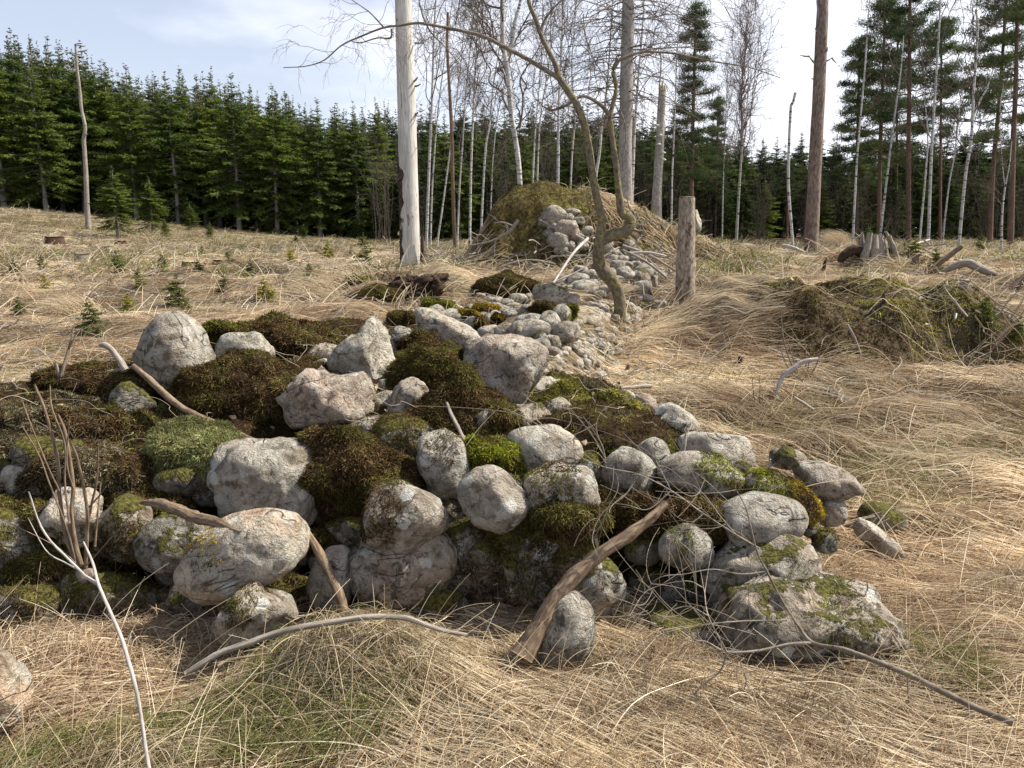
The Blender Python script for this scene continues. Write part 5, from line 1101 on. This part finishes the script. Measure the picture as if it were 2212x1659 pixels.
# coppice shoots
e = empty('coppice_shoots', tuple(P(178, 1232, 2.9))); tag(e, 'bundle of upright leafless shoots rising from one mossy foot by the frame edge', 'shrub'); bs = np.array(e.location)
for pl, w in (([(170, 1228), (150, 1180), (135, 1120), (128, 1060), (125, 1000), (112, 940), (95, 880), (74, 830)], 11), ([(176, 1225), (162, 1170), (155, 1110), (158, 1050), (150, 985), (140, 930), (125, 895)], 11), ([(185, 1225), (188, 1150), (188, 1100), (178, 1040), (165, 985), (150, 950)], 9),
              ([(186, 1150), (200, 1080), (210, 1030), (212, 960)], 6), ([(165, 1215), (140, 1130), (105, 1040), (85, 985), (45, 915)], 5), ([(205, 1180), (212, 1100), (218, 1040)], 5), ([(150, 1130), (140, 1040), (140, 960), (112, 880), (108, 830)], 5),
              ([(188, 1100), (215, 1070), (228, 1052)], 4), ([(160, 1060), (145, 1000), (150, 900)], 4), ([(128, 1060), (100, 1000), (62, 905), (48, 865)], 4), ([(180, 1230), (215, 1190), (300, 1095)], 3), ([(172, 1225), (120, 1180), (0, 1120)], 3)):
    q = np.array([P(a, b, 2.9 + .02 * i * ((w % 3) - 1)) for i, (a, b) in enumerate(pl)]) - bs
    put('shoot', limb(q, np.linspace(w * 1.0, w * .5, len(q)) * dep(1000, 2.9) / F / 2, 50, 7, .08, w), W_BROWN, e)
v, f = rock(.075, .06, .06, 0, 'round', 8, 3); put('foot', (v + np.array([.01, 0, -.02]), f), W_BARK, e)
# thin dead bough with curling twigs in front of the shaded hollow
pl = ST([(2190, 1562), (2110, 1530), (2040, 1496), (1960, 1456), (1880, 1424), (1820, 1402), (1755, 1388), (1720, 1345), (1685, 1290), (1660, 1240), (1635, 1190), (1612, 1100), (1590, 1058)], 2.15, 2.75)
pts = np.array([P(*a) for a in pl]); bs = pts[0].copy(); e = empty('fallen_bough', tuple(bs)); tag(e, 'long thin dead bough with curling bare twigs reaching over the east end of the pile', 'branch'); tb = 2.5 / F
put('stem', limb(pts - bs, np.interp(np.linspace(0, 1, 13), [0, .3, .6, 1], [15, 13, 7, 2]) * tb / 2, 160, 8, .1, 3), W_BARK, e)
subs = [([(1755, 1388), (1700, 1392), (1640, 1405), (1570, 1408), (1520, 1385), (1480, 1395), (1465, 1420)], 7), ([(1640, 1185), (1590, 1155), (1520, 1110), (1450, 1060), (1380, 1025), (1310, 1010), (1250, 985), (1200, 940)], 5),
        ([(1570, 1408), (1530, 1330), (1520, 1270), (1500, 1200), (1440, 1150)], 4), ([(1570, 1408), (1555, 1450), (1500, 1500), (1400, 1640), (1360, 1690)], 5), ([(1700, 1340), (1600, 1342), (1520, 1350), (1430, 1370), (1380, 1410)], 4),
        ([(1655, 1235), (1600, 1240), (1540, 1230), (1480, 1240), (1420, 1250), (1380, 1300)], 4), ([(1520, 1270), (1480, 1255), (1400, 1275), (1360, 1330)], 3), ([(1530, 1330), (1480, 1310), (1410, 1340), (1380, 1370)], 3),
        ([(1450, 1060), (1400, 1100), (1350, 1090), (1290, 1085)], 3), ([(1520, 1110), (1470, 1150), (1440, 1180)], 3), ([(1380, 1025), (1350, 1070), (1300, 1110), (1280, 1160), (1290, 1200)], 3), ([(1590, 1155), (1560, 1120), (1500, 1050), (1420, 1040)], 3),
        ([(1960, 1456), (1965, 1550), (1972, 1620), (1990, 1680)], 5), ([(1600, 1430), (1610, 1480), (1570, 1560)], 3), ([(1450, 1060), (1420, 1000), (1400, 960)], 2), ([(1310, 1010), (1300, 960), (1260, 900)], 2), ([(1200, 940), (1130, 900), (1080, 880)], 2), ([(1620, 1130), (1570, 1080), (1500, 1020), (1450, 1015)], 2)]
allq = []
for s, w in subs:
    q = np.array([P(a, b, (2.45 if b > 1300 else 2.75 + max(0, 1250 - b) / 1250 * 1.1)) for a, b in s]) - bs
    put('side_branch', limb(q, np.linspace(w, max(1.0, w * .3), len(q)) * tb / 2, 60, 6, .12, int(s[0][0])), W_GREY, e); allq.append(resample(q, 14))
rr = np.random.default_rng(3); lv = []
for q in allq + [resample(pts[6:] - bs, 14)]:
    for _ in range(9):
        i = rr.integers(1, 14); L = .06 + .16 * rr.random(); s = np.linspace(0, 1, 7); d = rr.normal(size=3) * np.array([1, .5, .8]); d /= np.linalg.norm(d); c = rr.normal(size=3) * .5
        lv.append((q[i] + d * (L * s)[:, None] + c * (L * s ** 2)[:, None], .0012))
hairs('twigs', lv, M_TWIGHAIR, (.22, .185, .145), e, (0, 0, 0), .001, .6)
# small twigs lying over the front pile
lv = []; rr = np.random.default_rng(8)
for i in range(420):
    x = rr.uniform(-2.9, 1.4); y = rr.uniform(3.05, 5.6); z = float(ZP(x, y)); L = .08 + .3 * rr.random() ** 2; a = rr.random() * 6.28; s = np.linspace(0, 1, 7)
    p = np.array([x, y, z + .02]) + np.array([cos(a), sin(a) * .6, .5 * rr.random()]) * (L * s)[:, None] + np.cumsum(rr.normal(size=(7, 3)) * .08 * L, 0); p[:, 2] = np.maximum(p[:, 2], ZP(p[:, 0], p[:, 1]) + .012); lv.append((p, .0016))
o = hairs('twig_litter', lv, M_TWIGHAIR, (.36, .30, .23), None, (0, 0, 0), .0012, .5); tag(o, 'thin dry twigs and stalks littering the moss of the stone pile', None, kind='stuff')
# bleached little sticks at the east end
stick(ST([(1605, 1035), (1625, 1025), (1650, 1015), (1663, 1005), (1665, 992)], 3.6, 3.6), [9, 8, 7, 6, 5], 'bleached crooked stick lying on the orange moss stone', W_WHITE, side=[([(1655, 1012, 3.6), (1672, 1003, 3.6), (1680, 1000, 3.6)], 5)])
stick(ST([(1472, 985), (1478, 960), (1482, 935)], 3.6, 3.62), [12, 10, 3], 'splinter of grey wood wedged upright between two east boulders', W_GREY)
stick(ST([(1340, 838), (1370, 836), (1405, 834)], 4.7, 4.9), [6, 8, 10], 'short lichen crusted stick pointing out of the yellow moss', W_GREY)
stick(ST([(1180, 820), (1240, 822), (1300, 838)], 5.0, 5.2), [4, 5, 5], 'thin stick lying behind the craggy pink boulder', W_GREY)
# pale branch and shrub on the meadow
def onG(pl, off=.04): return [(a, b, float(G(a, b, off)[1])) for a, b in pl]
stick([(a, b, 6.3) for a, b in [(1673, 866), (1680, 838), (1692, 812), (1715, 795), (1740, 780), (1768, 776)]], [6, 8, 10, 11, 10, 7], 'curved silvery branch lying in the meadow before the earth bank', W_LITE, k=70, sides=10)
stick([(a, b, 5.9) for a, b in [(1715, 858), (1735, 870), (1757, 886)]], [5, 7, 6], 'short thick twig below the curved silvery branch', W_GREY)
stick(onG([(1745, 862), (1800, 866), (1850, 872)]), [4, 5, 3], 'thin straight stick behind the short thick twig', W_BROWN)
def standing(px, base, poly, w, label, m=W_BROWN, name='stump', cat='stump', group=None, **k):
    c = G(px, base, -.03); return stick([(a, b, c[1]) for a, b in poly], w, label, m, name, cat, group, **k)
standing(1595, 808, [(1590, 810), (1597, 790), (1600, 770)], [16, 12, 9], 'thin mossy snapped stub standing in the meadow', W_DARKBARK)
standing(1355, 818, [(1350, 820), (1353, 805), (1358, 788)], [18, 12, 7], 'small brown snapped stub beyond the yellow moss bank', W_BROWN)
standing(1844, 770, [(1843, 772), (1843, 745)], [9, 8], 'small sawn stub at the foot of the earth bank', W_BROWN)
standing(1965, 785, [(1958, 790), (1972, 775)], [12, 10], 'leaning sawn stub at the foot of the earth bank', W_BROWN)
standing(1910, 662, [(1912, 664), (1909, 645), (1908, 632)], [10, 8, 6], 'dark little stub on top of the earth bank', W_DARKBARK)
standing(1780, 597, [(1770, 599), (1779, 580), (1784, 556)], [9, 8, 5], 'forked dark stub behind the crest of the earth bank', W_DARKBARK)
standing(1835, 775, [(1830, 700), (1845, 730), (1860, 770)], [5, 7, 6], 'crooked thin branch lying down the earth bank', W_GREY, 'dead_branch', 'branch')
standing(1960, 667, [(1952, 664), (1990, 669)], [5, 5], 'short white stick lying on the earth bank', W_WHITE, 'dead_branch', 'branch')
# leafless shoots
def shoots(px, base, lines, label, Y=None, w=4, m=W_BARK):
    c = G(px, base, -.02); Y = c[1]; bs = P(px, base, Y); e = empty('leafless_bush', tuple(bs)); tag(e, label, 'shrub'); t = dep(base, Y) / F
    for i, l in enumerate(lines):
        q = np.array([P(a, b, Y + .04 * j * ((i % 3) - 1)) for j, (a, b) in enumerate(l)]) - bs; put('shoot', limb(q, np.linspace(w, w * .4, len(q)) * t / 2, 24, 5, .08, i), m, e)
shoots(1735, 835, [[(1735, 838), (1722, 810), (1705, 775), (1692, 730), (1688, 690), (1686, 668)], [(1735, 838), (1725, 820), (1700, 790), (1685, 750)], [(1737, 838), (1740, 800), (1742, 770), (1738, 740)], [(1740, 838), (1752, 810), (1765, 785), (1770, 765)], [(1740, 838), (1760, 820), (1785, 800), (1815, 788)], [(1735, 838), (1710, 825), (1690, 812)], [(1728, 815), (1715, 780), (1700, 735)], [(1742, 838), (1748, 780), (1758, 740)]],
       'bush of dark bare shoots growing from a mossy foot beside the silvery branch')
shoots(1635, 895, [[(1635, 897), (1628, 850), (1625, 815)], [(1637, 897), (1642, 850), (1640, 810)], [(1640, 897), (1648, 870), (1645, 840)], [(1632, 897), (1622, 870), (1618, 850)]], 'small clump of thin twigs standing in combed brown straw', w=3)
# old split stump
c = G(1900, 575, 0); Yq = float(c[1]) - .1; tq = dep(560, Yq) / F; bs = P(1885, 575, Yq); e = empty('split_stump', tuple(bs)); tag(e, 'big grey decaying stump split into slabs on the bank', 'stump')
for (x0, y0, x1, y1, w) in ((1862, 560, 1875, 502, 16), (1880, 572, 1888, 505, 22), (1903, 575, 1898, 508, 22), (1920, 570, 1908, 508, 20), (1935, 565, 1915, 508, 10), (1930, 545, 1912, 500, 9), (1868, 545, 1868, 505, 12)):
    q = P([x0, (x0 + x1) / 2, x1], [y0, (y0 + y1) / 2, y1], Yq) - bs; q[:, 1] += rr.normal() * .06; put('wood_slab', limb(q, np.array([w, w * 1.0, w * .7]) * tq / 2, 24, 8, .45, int(x0)), W_GREY, e)
put('root', limb(P([1862, 1845, 1825, 1812], [545, 540, 552, 566], Yq) - bs, np.array([26, 24, 20, 9]) * tq / 2, 30, 10, .25, 5), W_ROOT, e)
put('rotten_core', limb(P([1892, 1890], [574, 515], Yq + .15) - bs, np.array([46, 36]) * tq / 2, 16, 12, .2, 9), W_ROOT, e)
# root bank before the snag
for i, (x, y, w, h, Y_, mm, lab) in enumerate([(900, 612, 120, 42, 11.2, W_ROOT, 'dark crumbling root plate in front of the white snag'), (938, 626, 46, 54, 10.9, W_ROOT, 'torn root end hanging at the side of the dark root plate'), (560, 0, 0, 0, 0, None, '')][:2]):
    Y_ = float(G(x, y + h * .3, .03, 5.5)[1]); t = dep(y, Y_) / F; v, f = rock(w * t, h * t, w * t * .8, 5, 'angular', 60 + i, 4, 3.0); v = v + (v / np.linalg.norm(v, axis=1, keepdims=True)) * (.06 * fbm(v * 9, 5, 4))[:, None]; o = link('root_plate', mesh('root_plate', v, f, mm), None, tuple(P(x, y, Y_))); tag(o, lab, 'root')
stick([(880, 583, 13.0), (898, 578, 12.9), (914, 583, 12.9)], [4, 7, 4], 'flat pale bracket of bark at the foot of the white snag', W_GREY, 'bark_piece', 'bark')
standing(915, 590, [(914, 592), (913, 560), (912, 508)], [14, 12, 5], 'jagged bark splinter standing against the white snag', W_DARKBARK, 'bark_splinter', 'bark')
# tangles of dead branches: centre px, py, spread, count, label
def brush(px, py, wx, hy, n, label, Lpx=60, off=.05, tint=(.30, .27, .23), w=3, flat=.35, ylo=None):
    c = G(px, py, off); t = dep(py, c[1]) / F; e = empty('brushwood', tuple(c)); tag(e, label, 'brushwood', 'brushwood heaps'); r = np.random.default_rng(int(px)); lv = [[], []]
    for i in range(n):
        L = Lpx * t * (.35 + .9 * r.random()); x = r.normal() * wx * t * .5; y = r.normal() * wx * t * .4; z = float(TF(c[0] + x, c[1] + y)) - c[2] + r.random() * hy * t
        a = r.random() * 6.28; d = np.array([cos(a), sin(a), flat * r.normal()]); s = np.linspace(-.5, .5, 7); p = np.array([x, y, z]) + d * (L * s)[:, None] + np.cumsum(r.normal(size=(7, 3)) * .05 * L, 0); lv[0].append((p, w * t / 2 * (.5 + .9 * r.random())))
        for _ in range(3):
            k = r.integers(1, 7); q = p[k] + (d + r.normal(size=3) * .7) * (L * .3 * np.linspace(0, 1, 7))[:, None]; lv[1].append((q, w * t * .2))
    hairs('dead_branches', lv[0], M_TWIGHAIR, tint, e, (0, 0, 0), .001, .5); hairs('twigs', lv[1], M_TWIGHAIR, tint, e, (0, 0, 0), .0008, .5)
brush(960, 575, 60, 36, 34, 'tangle of pale dead branches beside the foot of the white snag', 70)
brush(1110, 575, 90, 24, 30, 'grey brushwood lying along the dark face of the mossy mound', 90, tint=(.25, .22, .18))
brush(1240, 560, 70, 24, 16, 'pale dead branches heaped before the stones of the mound', 100)
brush(1390, 570, 90, 16, 22, 'long pale branches fallen to both sides of the crooked tree', 120)
brush(300, 645, 90, 8, 18, 'small scatter of grey branches among the meadow saplings', 50)
brush(110, 590, 120, 8, 20, 'grey slash lying under the plantation slope', 50, tint=(.26, .22, .18))
brush(700, 590, 110, 8, 20, 'thin dead branches in the grass left of the white snag', 50)
brush(480, 545, 140, 8, 22, 'dark slash along the foot of the plantation', 50, tint=(.2, .17, .14))
brush(1600, 585, 80, 10, 24, 'grey twig litter behind the sawn stump post', 60, tint=(.2, .17, .14))
brush(2060, 590, 220, 20, 60, 'felling waste of logs and branches near the frame edge', 80, tint=(.24, .2, .165))
brush(2140, 650, 160, 14, 36, 'pale branches and chips strewn down to the frame edge', 70, tint=(.34, .3, .25))
brush(2200, 760, 110, 50, 34, 'thicket of dry brambles at the frame edge', 90, tint=(.27, .21, .15), flat=.9)
brush(2190, 880, 110, 36, 26, 'dry bramble stems over the straw at the frame edge', 90, tint=(.26, .2, .14), flat=.7)
brush(900, 650, 90, 20, 40, 'thin dead twigs hanging from the root bank', 50, tint=(.3, .26, .2))
# logs in the felling waste and long branches by the mound
def glog(pl, ws, label, m=W_GREY, off=.06, **k): return stick(onG(pl, off), ws, label, m, 'log', 'log', 'logs in the felling waste', **k)
glog([(1985, 620), (2020, 600), (2060, 572), (2085, 535)], [12, 11, 12, 12], 'brown split log sticking up near the frame edge', W_BROWN) if False else stick([(1994, 594, 13), (2040, 560, 13), (2076, 533, 13)], [12, 13, 11], 'brown split log pointing up from the felling waste', W_BROWN, 'log', 'log', 'logs in the felling waste')
stick([(2040, 585, 12.5), (2070, 572, 12.4), (2095, 570, 12.3), (2125, 584, 12.2), (2152, 592, 12.2)], [10, 17, 19, 18, 9], 'thick grey log humped like an arch in the felling waste', W_GREY, 'log', 'log', 'logs in the felling waste')
stick([(2005, 632, 11.5), (2050, 648, 11.3), (2100, 660, 11.2), (2150, 672, 11)], [8, 9, 8, 6], 'long grey branch slanting down the waste near the frame edge', W_GREY, 'log', 'log', 'logs in the felling waste')
stick([(2150, 640, 11), (2190, 618, 11.3), (2230, 590, 11.5)], [12, 16, 20], 'dark root rising out of the picture at the frame edge', W_ROOT, 'log', 'log', 'logs in the felling waste')
stick([(1880, 590, 12.8), (1905, 595, 12.7), (1930, 599, 12.7)], [6, 8, 6], 'short pale stick below the old split stump', W_WHITE, 'log', 'log', 'logs in the felling waste')
stick([(1960, 533, 15), (1985, 525, 15.2), (2008, 518, 15.4)], [4, 5, 5], 'straight pale pole lying before the birches', W_WHITE, 'log', 'log', 'logs in the felling waste')
stick([(1905, 720, 9), (2060, 705, 9.2), (2150, 715, 9)][1:], [6, 6], 'thin plank like stick east of the earth bank', W_GREY, 'log', 'log', 'logs in the felling waste')
stick([(1692, 530, 17), (1712, 535, 16.8), (1738, 545, 16.5)], [7, 9, 5], 'bleached root beside the tall bare pine', W_WHITE, 'log', 'log', 'logs in the felling waste')
stick([(1178, 640, 9.2), (1208, 592, 9.6), (1240, 545, 10.2), (1270, 515, 10.8)], [3, 5, 6, 7], 'long silvery branch fallen against the heap before the crooked tree', W_LITE, side=[([(1195, 610, 9.4), (1240, 590, 9.5), (1285, 565, 9.6)], 5)])
stick([(1345, 540, 11), (1395, 565, 10.9), (1440, 600, 10.8)], [5, 6, 5], 'straight grey pole leaning down beyond the crooked tree', W_GREY)
stick([(1345, 530, 11.3), (1400, 550, 11.2), (1460, 585, 11)], [5, 6, 4], 'second straight grey pole just above the first beyond the crooked tree', W_GREY)
stick([(1350, 547, 11.2), (1400, 545, 11.2), (1440, 553, 11.2)], [4, 5, 3], 'thin white branch lying level beyond the crooked tree', W_WHITE)
stick([(1020, 530, 14.2), (1065, 520, 14), (1100, 500, 13.9), (1120, 475, 13.9)], [4, 5, 7, 8], 'grey branch rising across the dark face of the mound', W_GREY, side=[([(1070, 518, 14), (1068, 545, 14), (1075, 575, 14)], 4), ([(1110, 488, 13.9), (1085, 480, 13.9), (1068, 482, 13.9)], 4)])
stick([(1050, 590, 13.4), (1100, 570, 13.4), (1150, 562, 13.4), (1200, 570, 13.4)], [3, 5, 5, 3], 'grey branch lying at the foot of the mound', W_GREY)
stick([(975, 605, 12), (1020, 605, 12), (1065, 608, 12)], [2, 3, 4], 'thin pale stick before the foot of the mound', W_WHITE)
stick(onG([(185, 655), (215, 640), (240, 640)]), [4, 6, 5], 'pale curved stick in the meadow beside the yellow sapling', W_WHITE)
stick(onG([(15, 730), (45, 740), (62, 735), (80, 715)]), [3, 5, 6, 4], 'forked dead branch lying in the meadow at the frame edge', W_GREY)
stick(onG([(545, 668), (580, 665), (615, 668)]), [3, 4, 3], 'thin stick in the meadow before the small sapling', W_GREY)
stick(onG([(2150, 1096), (2180, 1094), (2225, 1098)], .03), [9, 11, 11], 'sawn grey stick in the straw at the frame edge', W_GREY)
# meadow stumps
def mstump(px, base, w, h, label, m=W_GREY):
    h *= 1.7; c = G(px, base, -.02); t = dep(base, c[1]) / F; e = empty('tree_stump', tuple(c)); tag(e, label, 'stump', 'low stumps in the clearing')
    put('bole', limb(np.array([[0, 0, -.1], [0, 0, h * t * .4], [.01, 0, h * t]]), np.array([w * .62, w * .52, w * .46]) * t, 10, 16, .14, int(px)), m, e)
    v, f = rock(w * t * .88, .02, w * t * .88, 0, 'egg', 4, 3); v[:, 2] = np.clip(v[:, 2], -.006, .006); put('cut_face', (v + np.array([.01, 0, h * t + .004]), f), W_CUT, e)
mstump(180, 575, 34, 16, 'low sawn stump with a pale side in the meadow before the plantation'); mstump(410, 586, 34, 12, 'flat sawn stump half sunk in the meadow grass', W_BROWN); mstump(118, 535, 38, 14, 'dark broad stump at the foot of the plantation slope', W_DARKBARK)
mstump(232, 545, 22, 8, 'small grey stump beside the slim grey snag'); mstump(262, 535, 28, 9, 'dark low stump between the snag and the young spruce', W_DARKBARK); mstump(470, 582, 20, 12, 'small dark stump in the meadow beyond the saplings', W_DARKBARK)
mstump(290, 634, 12, 12, 'tiny grey stub near the straw plume'); mstump(2080, 630, 20, 14, 'stump among the felling waste', W_GREY); mstump(1975, 590, 16, 24, 'narrow brown stump behind the earth bank', W_BROWN)
# planted saplings
sv = []
for i in range(4):
    v, f, C = spruce_mesh(np.random.default_rng(i + 60), 1.0, .34, .14, .085, 6, .0, 6, .5); v = v * 1.0
    tv, tf = tubes(np.array([[[0, 0, -.05], [0, 0, .5], [.005, 0, 1.02]]]), np.array([[.009, .006, .002]]), 5); b2_, bf2 = tubes(np.array(C), np.array([[.003, .002, .001]]), 3, len(tv))
    sv.append((mesh('needles', v, f, NE_YOUNG, False), mesh('needles', v, f, NE_YELLOW, False), mesh('stem', np.vstack([tv, b2_]), np.vstack([tf, bf2]), W_BROWN), mesh('needles', v, f, NE_SPRUCE, False)))
def sapling(px, base, h, kind, label, i, tube=False):
    c = G(px, base, 0); t = dep(base, c[1]) / F; e = empty('sapling', tuple(c)); e.scale = (h * t,) * 3; e.rotation_euler = (rt.normal() * .06, rt.normal() * .06, i * 1.7); tag(e, label, 'sapling', 'planted spruce saplings')
    s = sv[i % 4]; link('stem', s[2], e); link('needles', s[{'y': 1, 'g': 0, 'd': 3}[kind]], e)
SAP = [(378, 685, 95, 'g', 'tall thin green sapling with bare stem in the open meadow'), (278, 690, 62, 'y', 'yellow sapling standing left of the tall thin one'), (577, 665, 68, 'y', 'yellow green sapling with wide whorls before the white snag'),
 (99, 635, 44, 'y', 'bright yellow sapling at the upper meadow edge'), (632, 575, 42, 'y', 'yellow sapling far out before the dark plantation'), (670, 615, 50, 'g', 'green sapling with white tube foot in the middle meadow'), (708, 570, 50, 'y', 'yellow sapling tight before the plantation shade'), (790, 575, 70, 'g', 'tall green sapling beside the white snag'),
 (405, 690, 46, 'g', 'short dense sapling just behind the egg shaped boulder'), (205, 740, 96, 'g', 'thin green sapling near the forked dark twig'), (45, 690, 50, 'g', 'faint green sapling near the frame edge'), (303, 640, 60, 'g', 'sapling growing behind the yellow one'), (262, 600, 60, 'g', 'sapling in line behind the small grey stump'),
 (355, 590, 45, 'g', 'small sapling in the second row of the meadow'), (430, 600, 40, 'g', 'small sapling above the flat sunken stump'), (500, 580, 40, 'g', 'small sapling in the far middle of the meadow'), (540, 600, 40, 'g', 'sapling standing between two stumps rows'), (620, 640, 40, 'g', 'low sapling beside the wide whorled yellow one'), (760, 560, 30, 'y', 'tiny yellow sapling far before the plantation corner'),
 (90, 590, 40, 'g', 'small sapling under the plantation slope'), (30, 600, 40, 'g', 'small sapling at the frame edge under the slope'), (480, 640, 50, 'g', 'slim sapling in front of the far row'), (563, 750, 30, 'g', 'tiny sapling just behind the heath crest'), (440, 560, 30, 'd', 'dark little sapling near the plantation foot'),
 (2022, 595, 60, 'd', 'blue green sapling in the felling waste behind the bank'), (2122, 710, 75, 'd', 'bushy blue green sapling near the frame edge'), (1975, 560, 50, 'y', 'yellow green sapling behind the felling waste'), (2115, 550, 45, 'g', 'green sapling before the forked birch at the frame edge'), (2195, 740, 60, 'd', 'dark sapling cut by the frame edge'), (1540, 500, 40, 'g', 'green sapling by the pale stone behind the stump post'), (1925, 560, 45, 'g', 'green sapling right behind the split stump')]
for i, a in enumerate(SAP): sapling(*a, i)
# seedling guards
for i, (x, y) in enumerate([q_ for q_ in [(520, 612), (670, 622), (707, 577), (143, 512), (42, 582), (6, 560), (2062, 690), (2140, 700)] if G(*q_, 0)[1] < 26]):
    c = G(x, y, 0); t = dep(y, c[1]) / F; v, q = tubes(np.array([[[0, 0, -.03], [.004, 0, .06], [.01, 0, 8 * t]]]), np.array([[3.2, 3.0, 2.8]]) * t, 10); o = put('seedling_guard', (v, q), W_WHITE, None, (0, 0, 0)); o.location = c; tag(o, 'small white plastic guard around a seedling, %s of those in the clearing counted outwards' % ORD[i], 'guard', 'white seedling guards')
# dead leaves on the straw
lvs = []; r = np.random.default_rng(4)
x, y = frustum(700, 1.7, 12, r); z = TP(x, y) + .02
for i in range(700):
    s = .012 + .014 * r.random() + y[i] * .0008; a = r.normal(size=(3, 3)); u, _, _ = np.linalg.svd(a); m3 = u * s
    lvs.append((np.array([[-1, 0, .2], [-.2, .6, 0], [1, 0, .15], [-.2, -.6, 0]]) @ m3 + np.array([x[i], y[i], z[i]]), np.array([[0, 1, 3], [1, 2, 3]])))
o = put('fallen_leaves', lvs, W_CUT, None, (0, 0, 0), False); tag(o, 'small curled dead leaves scattered over the straw', None, kind='stuff')
